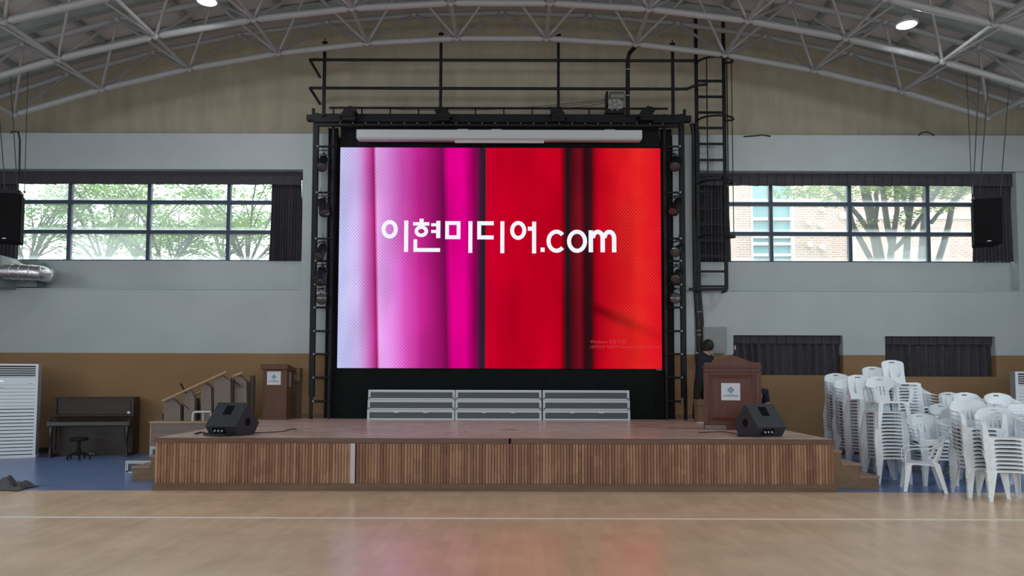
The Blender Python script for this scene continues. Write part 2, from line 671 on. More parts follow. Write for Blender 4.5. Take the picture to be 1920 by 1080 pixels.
def curtain(label, xa, xb, yt, yb_, Y, depth, folds, seed, flare=0.0):
    p, q = P(xa, yb_, Y), P(xb, yt, Y)
    return tag(pleats(p.x, q.x, p.z, q.z, Y, depth, folds, seed, .3, flare).build('curtain', CURT, smooth=True), label, 'curtain')


curtain('charcoal curtain drawn back at the stage side of the left upper window', 507, 567, 338, 489, YR - .02, .07, 12, 3, .03)
curtain('charcoal curtain bunched behind the hanging speaker and silver duct', -40, 37, 338, 488, YR - .02, .07, 12, 4, .02)
curtain('charcoal curtain hanging behind the caged wall ladder', 1306, 1364, 340, 491, YR - .02, .07, 11, 5, .05)
curtain('charcoal curtain behind the hanging speaker at the right upper window', 1826, 1898, 340, 491, YR - .02, .07, 12, 6, .06)
for k, ((a, b, t, bt), who) in enumerate(zip(LOWW, ('the wooden lectern', 'the chair stacks'))):
    h = holes[k]
    valance('curtain_valance', 'short charcoal valance over the low window behind ' + who, h[0] + .01, h[1] - .02, P(a, t + 15, YW + .08).z, h[3] - .005, YW + .1, 12, 20 + k)
    tag(pleats(h[0] + .02, h[1] - .04, h[2] + .005, P(a, t + 10, YW + .08).z, YW + .17, .10, 13, 30 + k, .2).build('curtain', CURT, smooth=True), 'closed charcoal curtain in the low window behind ' + who, 'curtain')

# ------------------------------------------------------------------ vaulted roof and its space frame
AX = -0.23
YB1, MOD = 14.65, 1.43
zb_apex = P(938, 71, YB1).z
RB, DEP = 30.8, 0.88
DTH = 1.826 / RB


def arc(th, r_off, Y):
    r = RB + r_off
    return Vector((AX + r * math.sin(th), Y, zb_apex - RB + r * math.cos(th)))


ROOFM = M('roof_sheet', (0.56, 0.52, 0.515), 0.8, var=0.07, vscale=2, coord='World')


def roof_fn(u, v):
    p = arc((u - .5) * 2 * 7.2 * DTH, DEP + 0.50, YREAR - .3 + (YB + .25 - YREAR + .3) * v)
    return p


struct(MB().sheet(roof_fn, 40, 6, None, 0.06).build('ceiling', ROOFM, smooth=True))
# rafters along the vault and purlins along the hall
rafter_ys = [YB1 + MOD / 2 - MOD * i for i in range(0, 7)]
ra = bpy.data.objects.new('trim_2', None)
COL.objects.link(ra)
ra.location = (AX, YB1, zb_apex)
struct(ra)
for y in rafter_ys:
    mb = MB()
    N = 28
    for i in range(N):
        a, b = (i / N - .5) * 2 * 6.9 * DTH, ((i + 1) / N - .5) * 2 * 6.9 * DTH
        mb.beam(arc(a, DEP + .33, y), arc(b, DEP + .33, y), .20, .16, (0, 1, 0))
    mb.build('rafter', STEELG, ra)
for k in range(-13, 14):
    th = k * DTH / 2
    for i in range(4):
        y1, y0 = rafter_ys[i], rafter_ys[i + 1]
        MB().beam(arc(th, DEP + .42, y0 + .1), arc(th, DEP + .42, y1 - .1), .11, .08).build('purlin', STEELG, ra)

fr = thing('roof_truss', 'pale grey tubular space frame spanning under the vaulted roof', 'truss', (AX, YB1, zb_apex), kind='structure')
unit = {}
for nm, n in (('tube', 12),):
    unit[nm] = MB().cyl((0, 0, 0), (0, 0, 1), 1.0, n=n).mesh('tube', True)
    unit[nm].materials.append(STEELW)


unit['taper'] = MB().lathe([(.45, .02), (.55, .035), (1, .065), (1, .935), (.55, .965), (.45, .98)], (0, 0, 0), n=12).mesh('tapered_tube', True)
unit['taper'].materials.append(STEELW)


def member(name, p, q, r):
    d = q - p
    o = inst(name, unit['taper' if 'chord' in name else 'tube'], fr, p - fr.location, d.to_track_quat('Z', 'Y').to_euler(), (r, r, d.length))
    return o


BY = [YB1 - MOD * i for i in range(4)]
TY = [YB1 + MOD / 2 - MOD * i for i in range(5)]
bth = [(k + .5) * DTH for k in range(-6, 6)]
tth = [k * DTH for k in range(-6, 7)]
for y in BY:
    for a, b in zip(bth[:-1], bth[1:]):
        member('bottom_chord', arc(a, 0, y), arc(b, 0, y), .062)
for y in TY[:4]:
    for a, b in zip(tth[:-1], tth[1:]):
        member('top_chord', arc(a, DEP, y), arc(b, DEP, y), .055)
for y0, y1 in zip(BY[:-1], BY[1:]):
    for a in bth:
        member('longitudinal_tube', arc(a, 0, y0), arc(a, 0, y1), .036)
for i, y in enumerate(BY[:3]):
    for a in bth:
        for da in (-DTH / 2, DTH / 2):
            for yy in (TY[i], TY[i + 1]):
                member('web_tube', arc(a, 0, y), arc(a + da, DEP, yy), .028)
node = MB().ell((0, 0, 0), (.068, .068, .068), 10, 6).mesh('node_ball', True)
node.materials.append(STEELW)
for y in BY[:3]:
    for a in bth:
        inst('node_ball', node, fr, arc(a, 0, y) - fr.location)
for y in TY[:3]:
    for a in tth:
        inst('node_ball', node, fr, arc(a, DEP, y) - fr.location)

# ------------------------------------------------------------------ high-bay lamps
LENS = emit('lamp_lens', (0.95, 1.0, 1.0), 6.0)
HOUS = M('lamp_housing', (0.55, 0.56, 0.58), 0.4, 0.4)


def highbay(loc, label, power=55):
    t = thing('high_bay_lamp', label, 'lamp', loc, group='round high bay lamps under the roof')
    MB().lathe([(.17, 0.0), (.185, .01), (.185, .035), (.10, .055), (.095, .13), (.05, .15)], (0, 0, 0)).build('housing', HOUS, t, True, True)
    MB().lathe([(.155, -.006), (.165, .004), (.165, .012)], (0, 0, 0)).build('lens', LENS, t, True, True)
    MB().cyl((0, 0, .14), (0, 0, .30), .012).build('hook', STEELG, t, True, True)
    top = zb_apex - RB + math.sqrt(max(0, RB ** 2 - (loc[0] - AX) ** 2)) - loc[2]
    MB().cyl((0, 0, .28), (0, 0, max(.4, top)), .006).build('hanging_wire', CABLE, t, True, True)
    d = bpy.data.lights.new('lamp_light', 'AREA')
    d.shape, d.size, d.energy, d.color = 'DISK', .3, power, (0.93, 0.98, 1)
    o = bpy.data.objects.new('lamp_light', d)
    COL.objects.link(o)
    o.parent = t
    o.location = (0, 0, -.02)
    return t


pl, pr = P(388, 3, 12.4), P(1700, 47, 12.4)
highbay(pl, 'lit round lamp at the top edge of the picture, left of the stage')
highbay(pr, 'lit round lamp under the roof above the right window')

# ================================================================== STAGE
SXL, SXR = P(290, 870, YF).x, P(1564, 872, YF).x
SLATM = None


def slat_material():
    m = M('stained_slat_wood', (0.25, 0.13, 0.06), 0.5)
    nt = m.node_tree
    L = nt.links.new
    g = nt.nodes.new('ShaderNodeNewGeometry')
    oi = nt.nodes.new('ShaderNodeObjectInfo')
    mp = nt.nodes.new('ShaderNodeMapping')
    mp.inputs['Scale'].default_value = (3.4, 1, 1.9)
    L(g.outputs['Position'], mp.inputs['Vector'])
    vo = nt.nodes.new('ShaderNodeTexVoronoi')
    vo.inputs['Scale'].default_value = 2.4
    vo.distance = 'CHEBYCHEV'
    L(mp.outputs['Vector'], vo.inputs['Vector'])
    sp = nt.nodes.new('ShaderNodeSeparateColor')
    L(vo.outputs['Color'], sp.inputs[0])
    n2 = nt.nodes.new('ShaderNodeTexNoise')
    n2.inputs['Scale'].default_value = 9
    n2.inputs['Detail'].default_value = 4
    mp2 = nt.nodes.new('ShaderNodeMapping')
    mp2.inputs['Scale'].default_value = (6, 1, 0.6)
    L(g.outputs['Position'], mp2.inputs['Vector'])
    L(mp2.outputs['Vector'], n2.inputs['Vector'])
    a1 = nt.nodes.new('ShaderNodeMath')
    a1.operation = 'MULTIPLY_ADD'
    a1.inputs[1].default_value = 0.38
    L(oi.outputs['Random'], a1.inputs[0])
    a2 = nt.nodes.new('ShaderNodeMath')
    a2.operation = 'MULTIPLY_ADD'
    a2.inputs[1].default_value = 0.16
    a2.inputs[2].default_value = 0.07
    L(sp.outputs[0], a2.inputs[0])
    L(a2.outputs[0], a1.inputs[2])
    a3 = nt.nodes.new('ShaderNodeMath')
    a3.operation = 'MULTIPLY_ADD'
    a3.inputs[1].default_value = 0.35
    L(n2.outputs['Fac'], a3.inputs[0])
    L(a1.outputs[0], a3.inputs[2])
    r = nt.nodes.new('ShaderNodeValToRGB')
    cr = r.color_ramp
    cr.elements[0].position, cr.elements[1].position = 0.15, 0.9
    cr.elements[0].color = (0.155, 0.062, 0.036, 1)
    cr.elements[1].color = (0.47, 0.285, 0.165, 1)
    e = cr.elements.new(0.5)
    e.color = (0.28, 0.132, 0.075, 1)
    L(a3.outputs[0], r.inputs['Fac'])
    L(r.outputs['Color'], nt.nodes['Principled BSDF'].inputs['Base Color'])
    return m


SLATM = slat_material()
FASCIA = M('dark_fascia_wood', (0.10, 0.048, 0.030), 0.42, col2=(0.15, 0.078, 0.048), vscale=3, stretch=(0.6, 4, 8))
PLINTH = M('plinth_wood', (0.12, 0.066, 0.042), 0.5, col2=(0.18, 0.105, 0.068), vscale=2, stretch=(0.5, 4, 6))


def stage_top_material():
    m = M('polished_stage_boards', (0.4, 0.27, 0.2), 0.22, spec=0.5)
    nt = m.node_tree
    L = nt.links.new
    b = nt.nodes['Principled BSDF']
    g = nt.nodes.new('ShaderNodeNewGeometry')
    br = nt.nodes.new('ShaderNodeTexBrick')
    br.inputs['Color1'].default_value = (0.70, 0.55, 0.46, 1)
    br.inputs['Color2'].default_value = (0.63, 0.485, 0.40, 1)
    br.inputs['Mortar'].default_value = (0.54, 0.41, 0.33, 1)
    br.inputs['Scale'].default_value = 1
    br.inputs['Mortar Size'].default_value = 0.003
    br.inputs['Brick Width'].default_value = 0.9
    br.inputs['Row Height'].default_value = 0.075
    L(g.outputs['Position'], br.inputs['Vector'])
    nz = nt.nodes.new('ShaderNodeTexNoise')
    nz.inputs['Scale'].default_value = 3
    nz.inputs['Detail'].default_value = 6
    mp = nt.nodes.new('ShaderNodeMapping')
    mp.inputs['Scale'].default_value = (0.5, 5, 1)
    L(g.outputs['Position'], mp.inputs['Vector'])
    L(mp.outputs['Vector'], nz.inputs['Vector'])
    mr = nt.nodes.new('ShaderNodeMapRange')
    mr.inputs['From Min'].default_value, mr.inputs['From Max'].default_value = 0.3, 0.7
    mr.inputs['To Min'].default_value, mr.inputs['To Max'].default_value = 0.8, 1.2
    L(nz.outputs['Fac'], mr.inputs['Value'])
    ml = nt.nodes.new('ShaderNodeMix')
    ml.data_type, ml.blend_type = 'RGBA', 'MULTIPLY'
    ml.inputs[0].default_value = 1
    L(br.outputs['Color'], ml.inputs[6])
    L(mr.outputs['Result'], ml.inputs[7])
    L(ml.outputs[2], b.inputs['Base Color'])
    r2 = nt.nodes.new('ShaderNodeMapRange')
    r2.inputs['From Min'].default_value, r2.inputs['From Max'].default_value = 0.3, 0.7
    r2.inputs['To Min'].default_value, r2.inputs['To Max'].default_value = 0.16, 0.34
    L(nz.outputs['Fac'], r2.inputs['Value'])
    L(r2.outputs['Result'], b.inputs['Roughness'])
    return m


stage = thing('stage', 'wide wooden stage platform with slatted front and polished board top', 'stage', ((SXL + SXR) / 2, YF, 0), kind='structure')
MB().box(SXL + .03, SXR - .03, YF + .05, 15.66, 0, ST - .03).build('stage_body', M('stage_core', (0.10, 0.055, 0.03), 0.8), stage)
MB().box(SXL, SXR, YF + .012, 15.68, ST - .03, ST).build('stage_top', stage_top_material(), stage)
zf = P(900, 832, YF).z
zp = P(900, 907, YF).z
MB().box(SXL - .01, SXR + .01, YF - .012, YF + .03, zf, ST + .001).build('fascia', FASCIA, stage, bevel=.004)
# plinth boards of different lengths
bx = [SXL - .015] + [P(v, 914, YF).x for v in (415, 826, 1130, 1370)] + [SXR + .015]
for a, b in zip(bx[:-1], bx[1:]):
    MB().box(a + .001, b - .001, YF - .02 - random.uniform(0, .004), YF + .03, 0, zp).build('plinth_board', PLINTH, stage)
# slats: each its own piece, spaced a little unevenly
NSL = 226
pitch = (SXR - SXL) / NSL
slat_me = MB().box(-pitch * .41, pitch * .41, -.014, .02, 0, zf - zp).mesh('slat')
slat_me.materials.append(SLATM)
xstrip = P(661, 870, YF).x
for i in range(NSL):
    x = SXL + (i + .5) * pitch
    if abs(x - xstrip) < .042:
        continue
    inst('slat', slat_me, stage, Vector((x, YF + .016 + random.uniform(-.003, .004), zp)) - stage.location)
MB().box(xstrip - .034, xstrip + .034, YF - .004, YF + .02, zp, zf).build('metal_cover_strip', M('bare_aluminium_strip', (0.55, 0.50, 0.50), 0.5, 0.2), stage)
xt = P(956, 824, YF).x
MB().box(xt - .018, xt + .018, YF - .0145, YF - .012, zf + .005, ST + .0015).box(xt - .018, xt + .018, YF - .0145, YF + .03, ST + .0012, ST + .0022).build('black_tape', BLACKM, stage)
for (a, b, y, d) in ((943, 967, 806, .03), (919, 926, 814.5, .02), (869, 873, 809, .02), (1130, 1134, 802, .02)):
    p, q = G(a, y, ST), G(b, y, ST)
    MB().box(p.x, q.x, p.y - d, p.y + d, ST, ST + .002).build('tape_mark', BLACKM, stage)
# side cladding
MB().box(SXL - .002, SXL + .03, YF + .03, 15.66, 0, ST - .03).box(SXR - .03, SXR + .002, YF + .03, 15.66, 0, ST - .03).build('side_panel', PLINTH, stage)

# landing beside the stage at the far left
LAND = M('taupe_laminate', (0.20, 0.145, 0.12), 0.55, col2=(0.25, 0.185, 0.155), vscale=3, stretch=(.5, 2, 5))
xl0 = P(279, 800, 14.35).x
land = thing('stage_landing', 'taupe stage-height landing with a pale wooden edge below the ramp railing', 'platform', ((xl0 + SXL) / 2, 14.35, 0), kind='structure')
MB().box(xl0 + .03, SXL - .003, 14.38, 15.74, 0, ST - .04).build('landing_body', LAND, land)
for j in range(4):
    MB().box(xl0 + .045, SXL - .003, 14.366, 14.38, .02 + j * .172, .02 + (j + 1) * .172 - .004).build('front_panel', LAND, land)
MB().box(xl0, SXL - .003, 14.345, 15.745, ST - .04, ST).build('nosing', OAK, land, bevel=.006)
MB().box(xl0 + .02, xl0 + .045, 14.36, 14.38, 0, ST - .04).build('corner_post', OAK, land)

# wooden steps either side
STEPM = M('step_plywood', (0.17, 0.105, 0.055), 0.5, col2=(0.24, 0.155, 0.085), vscale=3, stretch=(1, 1, 5))
TREADM = M('step_tread_boards', (0.26, 0.16, 0.115), 0.35, col2=(0.36, 0.24, 0.18), vscale=3, stretch=(.6, 6, 1))
xr = [SXR + .004, P(1579, 844, 10.95).x, P(1614, 869, 10.95).x, P(1650, 896, 10.95).x]
t = thing('wooden_steps', 'three brown wooden steps leading up to the right end of the stage', 'steps', (xr[1], 10.95, 0))
for k in range(3):
    top = ST * (3 - k) / 4
    x1 = xr[k + 1]
    MB().box(xr[0] if k == 0 else xr[k] - .012, x1 - .012, 10.95 + .012, 12.6, 0, top - .03).build('riser_box', STEPM, t)
    MB().box(xr[0] if k == 0 else xr[k] - .012, x1, 10.95, 12.6, top - .03, top).build('tread', TREADM, t)
xs_ = [SXL - .004, P(281, 858, 11.56).x, P(246, 875, 11.56).x]
t = thing('wooden_steps', 'two low wooden steps at the left end of the stage', 'steps', (xs_[1], 11.56, 0))
for k, top in enumerate((.40, .225)):
    MB().box(xs_[k + 1] + .012, xs_[0] if k == 0 else xs_[k] + .012, 11.572, 12.35, 0, top - .03).build('riser_box', STEPM, t)
    MB().box(xs_[k + 1], xs_[0] if k == 0 else xs_[k] + .012, 11.56, 12.35, top - .03, top).build('tread', TREADM, t)

# ================================================================== LED WALL
YL = 15.5
la, lb = P(632, 690, YL), P(1238, 278, YL)
LX0, LX1, LZ0, LZ1 = la.x, lb.x, la.z, lb.z
LW, LH = LX1 - LX0, LZ1 - LZ0
EM = 1.0


def screen_material():
    m = bpy.data.materials.new('led_picture')
    m.use_nodes = True
    nt = m.node_tree
    L = nt.links.new
    nt.nodes.remove(nt.nodes['Principled BSDF'])

    def math_(op, a, b=None, cc=None, clamp=False):
        n = nt.nodes.new('ShaderNodeMath')
        n.operation = op
        n.use_clamp = clamp
        for i, q in enumerate((a, b, cc)):
            if q is None:
                continue
            if isinstance(q, (int, float)):
                n.inputs[i].default_value = q
            else:
                L(q, n.inputs[i])
        return n.outputs[0]

    def rng(v, a, b, x, y, smooth=True):
        n = nt.nodes.new('ShaderNodeMapRange')
        n.interpolation_type = 'SMOOTHSTEP' if smooth else 'LINEAR'
        L(v, n.inputs['Value'])
        for k, q in zip(('From Min', 'From Max', 'To Min', 'To Max'), (a, b, x, y)):
            n.inputs[k].default_value = q
        return n.outputs['Result']
    tc = nt.nodes.new('ShaderNodeTexCoord')
    sp = nt.nodes.new('ShaderNodeSeparateXYZ')
    L(tc.outputs['Object'], sp.inputs[0])
    u = math_('MULTIPLY', sp.outputs['X'], 1 / LW)
    v = math_('MULTIPLY', sp.outputs['Z'], 1 / LH)
    k = rng(u, .36, .45, .02, 0.0)
    uw = math_('MULTIPLY_ADD', math_('SUBTRACT', v, .5), k, u)
    stops = [(0, (200, 205, 252)), (.055, (212, 190, 245)), (.088, (205, 105, 190)), (.113, (172, 12, 108)), (.116, (180, 40, 125)),
             (.119, (236, 172, 242)), (.155, (230, 145, 232)), (.20, (216, 86, 190)), (.25, (200, 40, 148)), (.30, (166, 20, 112)),
             (.328, (118, 12, 80)), (.347, (224, 0, 138)), (.388, (226, 0, 140)), (.418, (150, 0, 90)), (.440, (58, 26, 52)), (.4535, (38, 36, 44)),
             (.4550, (206, 0, 44)), (.54, (192, 0, 34)), (.62, (205, 0, 36)), (.685, (192, 0, 30)), (.700, (110, 5, 20)), (.7055, (24, 26, 30)),
             (.716, (30, 24, 29)), (.722, (84, 10, 22)), (.747, (120, 18, 32)), (.765, (58, 8, 18)), (.7715, (24, 26, 29)),
             (.783, (64, 10, 18)), (.805, (192, 4, 30)), (.87, (220, 16, 34)), (.93, (224, 30, 34)), (1.0, (212, 8, 34))]
    r = nt.nodes.new('ShaderNodeValToRGB')
    cr = r.color_ramp
    while len(cr.elements) < len(stops):
        cr.elements.new(0.5)
    for e, (p, col) in zip(cr.elements, stops):
        e.position = p
        e.color = (*c(*col), 1)
    L(uw, r.inputs['Fac'])
    # woven cloth: two crossing diagonal twills whose strength drifts over the picture
    def wave(rot, scale, dist):
        mp = nt.nodes.new('ShaderNodeMapping')
        mp.inputs['Rotation'].default_value = (0, rot, 0)
        L(tc.outputs['Object'], mp.inputs['Vector'])
        w_ = nt.nodes.new('ShaderNodeTexWave')
        w_.inputs['Scale'].default_value = scale
        w_.inputs['Distortion'].default_value = dist
        w_.inputs['Detail Scale'].default_value = 0.6
        w_.bands_direction = 'X'
        L(mp.outputs['Vector'], w_.inputs['Vector'])
        return w_.outputs['Fac']
    nz = nt.nodes.new('ShaderNodeTexNoise')
    nz.inputs['Scale'].default_value = 1.1
    nz.inputs['Detail'].default_value = 3
    L(tc.outputs['Object'], nz.inputs['Vector'])
    side = rng(nz.outputs['Fac'], .4, .6, 0, 1)
    wa, wb = wave(math.radians(38), 6.6, 1.4), wave(math.radians(-42), 6.2, 1.6)
    mixw = nt.nodes.new('ShaderNodeMix')
    L(side, mixw.inputs[0])
    L(wa, mixw.inputs[2])
    L(wb, mixw.inputs[3])
    # plain smooth band of magenta has no weave
    band = math_('MULTIPLY', rng(uw, .325, .350, 1, 0), 1.0)
    band2 = rng(uw, .452, .456, 0, 1)
    amp = math_('MULTIPLY_ADD', math_('ADD', band, band2, clamp=True), .46, .04)
    weave = math_('MULTIPLY_ADD', math_('SUBTRACT', mixw.outputs[0], .5), amp, 1.0)
    # soft blotches of shade in the folds
    n2 = nt.nodes.new('ShaderNodeTexNoise')
    n2.inputs['Scale'].default_value = 0.8
    mp = nt.nodes.new('ShaderNodeMapping')
    mp.inputs['Scale'].default_value = (1.6, 1, .5)
    L(tc.outputs['Object'], mp.inputs['Vector'])
    L(mp.outputs['Vector'], n2.inputs['Vector'])
    blot = rng(n2.outputs['Fac'], .35, .65, .80, 1.03)
    # one diagonal crease in the orange cloth at the lower right
    crease = math_('ADD', math_('MULTIPLY_ADD', math_('SUBTRACT', u, .785), .62, v), 0.0)
    cz = math_('ABSOLUTE', math_('SUBTRACT', crease, .275))
    cmask = math_('MULTIPLY', rng(cz, 0.0, .045, .55, 0.0), rng(u, .78, .80, 0, 1))
    dark = math_('SUBTRACT', 1.0, math_('MULTIPLY', cmask, rng(u, .80, 1.0, 1.0, .25)))
    f = math_('MULTIPLY', math_('MULTIPLY', weave, blot), dark)
    ml = nt.nodes.new('ShaderNodeMix')
    ml.data_type, ml.blend_type = 'RGBA', 'MULTIPLY'
    ml.inputs[0].default_value = 1
    L(r.outputs['Color'], ml.inputs[6])
    L(f, ml.inputs[7])
    # orange sheen where the twill catches light at the right
    sheen = math_('MULTIPLY', math_('MULTIPLY', rng(uw, .80, .90, 0, .09), mixw.outputs[0]), rng(nz.outputs['Fac'], .4, .65, .35, 1))
    ad = nt.nodes.new('ShaderNodeMix')
    ad.data_type, ad.blend_type = 'RGBA', 'ADD'
    L(sheen, ad.inputs[0])
    L(ml.outputs[2], ad.inputs[6])
    ad.inputs[7].default_value = (0.55, 0.22, 0.05, 1)
    e = nt.nodes.new('ShaderNodeEmission')
    e.inputs[1].default_value = EM
    L(ad.outputs[2], e.inputs[0])
    L(e.outputs[0], nt.nodes['Material Output'].inputs[0])
    return m


led = thing('led_screen', 'huge lit LED wall showing pink and red draped cloth with white lettering', 'screen', (LX0, YL, LZ0))
MB().box(-.03, LW + .03, .012, .07, -.03, LH + .03).build('cabinet', BLACKM, led, local=True)
so = MB().box(0, LW, 0, .012, 0, LH).build('display', screen_material(), led, local=True)
LETTER = emit('white_led_letters', c(243, 244, 252), 1.0)
SHADOWL = emit('grey_led_letter_edge', c(70, 30, 45), 1.0)


def sx(x):  # picture position along the screen, from the photo zoom
    return P(x, 480, YL).x - LX0


def sz(y):
    return P(940, y, YL).z - LZ0


YT = -.004


def bar(mb, x0, x1, y0, y1):
    return mb.box(sx(x0), sx(x1), YT, -.0005, sz(y1), sz(y0))


def ring(mb, cx, cy, ro_x, ro_y, t, a0=0, a1=360, n=40):
    """elliptic stroke, px units"""
    X, Z, k = sx(cx), sz(cy), 1.0 / (FPX / YL)
    m = max(4, int(n * abs(a1 - a0) / 360))
    closed = abs(a1 - a0) >= 360
    vs = []
    for i in range(m if closed else m + 1):
        a = math.radians(a0 + (a1 - a0) * i / m)
        for rx, rz in ((ro_x, ro_y), (ro_x - t, ro_y - t)):
            for y in (YT, -.0005):
                vs.append((X + rx * k * math.cos(a), y, Z + rz * k * math.sin(a)))
    fs = []
    q = m if closed else m + 1
    for i in range(m):
        j = (i + 1) % q
        a, b = i * 4, j * 4
        fs += [(a, a + 2, b + 2, b), (a + 1, b + 1, b + 3, a + 3), (a, b, b + 1, a + 1), (a + 2, a + 3, b + 3, b + 2)]
    if not closed:
        fs += [(0, 1, 3, 2), (m * 4, m * 4 + 2, m * 4 + 3, m * 4 + 1)]
    return mb.add(vs, fs)


def Z4(x, y):  # coordinates in the 4x lettering zoom -> photo px
    return 700 + x / 4.0, 400 + y / 4.0


def lbar(mb, x0, x1, y0, y1):
    a, b = Z4(x0, y0), Z4(x1, y1)
    return bar(mb, a[0], b[0], a[1], b[1])


def lring(mb, cx, cy, rx, ry, t, a0=0, a1=360):
    p = Z4(cx, cy)
    return ring(mb, p[0], p[1], rx / 4, ry / 4, t / 4, a0, a1)


letters = []
m = MB(); lring(m, 120, 122, 62, 71, 31); lbar(m, 229, 260, 56, 292); letters.append(m)                    # i
m = MB(); lbar(m, 344, 375, 42, 68); lbar(m, 296, 418, 68, 94); lring(m, 358, 136, 51, 45, 27)
lbar(m, 470, 501, 58, 187); lbar(m, 432, 472, 76, 99); lbar(m, 432, 472, 126, 149)
lbar(m, 300, 328, 197, 291); lbar(m, 300, 500, 262, 291); letters.append(m)                                   # hyeon
m = MB(); lbar(m, 538, 566, 60, 195); lbar(m, 624, 652, 60, 195); lbar(m, 538, 652, 60, 88); lbar(m, 538, 652, 166, 195)
lbar(m, 712, 742, 60, 297); letters.append(m)                                                               # mi
m = MB(); lbar(m, 778, 808, 60, 196); lbar(m, 778, 902, 60, 90); lbar(m, 778, 902, 166, 196); lbar(m, 952, 982, 60, 299); letters.append(m)   # di
m = MB(); lring(m, 1086, 128, 61, 72, 30); lbar(m, 1190, 1221, 62, 300); lbar(m, 1158, 1192, 100, 130); letters.append(m)  # eo
m = MB(); lbar(m, 1254, 1285, 256, 289); letters.append(m)
m = MB(); lring(m, 1374, 208, 76, 88, 31, 42, 318); letters.append(m)
m = MB(); lring(m, 1528, 208, 76, 88, 31); letters.append(m)
m = MB(); lbar(m, 1615, 1648, 126, 290); lring(m, 1684, 184, 53, 64, 33, 0, 180); lring(m, 1770, 184, 53, 64, 33, 0, 180)
lbar(m, 1704, 1737, 180, 290); lbar(m, 1790, 1823, 180, 290); letters.append(m)
for m in letters:
    m.build('letter', LETTER, led, local=True)


def text_part(body, size, x, y, z, mat, parent, name='lettering', align='LEFT'):
    cu = bpy.data.curves.new('txt', 'FONT')
    cu.body, cu.size, cu.align_x = body, size, align
    cu.fill_mode = 'FRONT'
    cu.resolution_u = 3
    o = bpy.data.objects.new('txt', cu)
    COL.objects.link(o)
    dg = bpy.context.evaluated_depsgraph_get()
    me = bpy.data.meshes.new_from_object(o.evaluated_get(dg))
    bpy.data.objects.remove(o)
    me.transform(Matrix.Translation((x, y, z)) @ Matrix.Rotation(PI / 2, 4, 'X'))
    me.materials.clear()
    me.materials.append(mat)
    k = bpy.data.objects.new(name, me)
    COL.objects.link(k)
    k.parent = parent
    k['kind'] = 'stuff'
    return k


WM = emit('faint_activation_text', c(190, 62, 70), 1.0)
text_part('Windows 정품 인증', .092, sx(1106), -.003, sz(643), WM, led)
text_part('[설정]으로 이동하여 Windows를 정품 인증합니다.', .072, sx(1106), -.003, sz(652), WM, led)
p = P(1229, 697, YL - .002)
tag_ = MB().box(p.x - LX0, sx(1239), -.004, -.001, sz(697.5), sz(691.5))
tag_ = MB().box(sx(1229.5), sx(1239), .004, .012, sz(697.5), sz(691.8)).build('maker_plate', M('maker_plate_grey', (.42, .44, .5), .5), led, local=True)

# black cloth skirt under the screen, dark drapes at the sides and over the top
BCL = M('black_cloth', (0.0075, 0.0095, 0.010), 0.9, spec=.15, var=.2, vscale=6)
DRAPE = M('dark_stage_drape', (0.02, 0.018, 0.021), 0.9, spec=.15)
tag(MB().box(P(626, 700, YL).x, P(1244, 700, YL).x, YL - .005, YL + .02, ST, LZ0 - .028).build('screen_skirt', BCL), 'flat black cloth skirt hanging below the lit screen', 'skirt')
zt_ = P(900, 215, 15.6).z
for (a, b, who, sd_) in ((611, 631, 'left', 5), (1240, 1262, 'right', 8)):
    p, q = P(a, 700, 15.58), P(b, 250, 15.58)
    tag(pleats(P(a, 500, 15.6).x, P(b, 500, 15.6).x, ST, P(900, 240, 15.6).z, 15.66, .05, 3, sd_).build('stage_drape', DRAPE, smooth=True), 'tall dark stage drape at the %s edge of the lit screen' % who, 'curtain')
tag(pleats(P(633, 500, 15.6).x, P(1238, 500, 15.6).x, LZ1 - .1, P(900, 222, 15.6).z, 15.66, .03, 36, 9).build('border_curtain', DRAPE, smooth=True), 'dark pleated border curtain above the lit screen', 'curtain')

# ================================================================== LIGHT TOWERS AND TOP BEAM
YTW = 15.36
RUNGS = [276, 283, 362, 368, 448, 454, 490, 497, 534, 541, 577, 621, 664, 708, 752]


def tower(side):
    mir = (lambda x: x) if side == 'left' else (lambda x: 1868.5 - x)
    base = P(mir(581), 783, YTW)
    base.z = ST
    t = thing('lighting_tower', 'black ladder-like lighting tower at the %s of the lit screen' % side, 'lighting tower', base)
    xo, xi = P(mir(588.5), 500, YTW).x, P(mir(621), 500, YTW).x
    zt = P(935, 214, YTW).z
    zj = P(935, 745, YTW).z
    MB().box(xo - .055, xo + .055, YTW - .05, YTW + .05, zj, zt).build('outer_post', BLACK, t, bevel=.006)
    xl = P(mir(583), 760, YTW).x
    MB().box(xl - .03, xl + .03, YTW - .03, YTW + .03, ST, zj + .3).build('foot_post', BLACK, t)
    MB().box(xi - .025, xi + .025, YTW - .03, YTW + .03, ST, zt).build('inner_post', BLACK, t)
    for r in RUNGS:
        z = P(mir(605), r, YTW).z
        th = .022 if r not in (283, 368, 454, 497, 541) else .009
        MB().cyl((xo, YTW - .04, z), (xi, YTW - .04, z), th, n=8).build('rung', BLACK, t, True)
        if th > .01:
            MB().cyl((xo + (.045 if xi > xo else -.045), YTW - .075, z), (xo + (.06 if xi > xo else -.06), YTW - .04, z), .022, n=8).build('clamp', STEELG, t, True)
    return t


LENSM = M('spot_lens', (.05, .045, .05), .08, spec=.8)


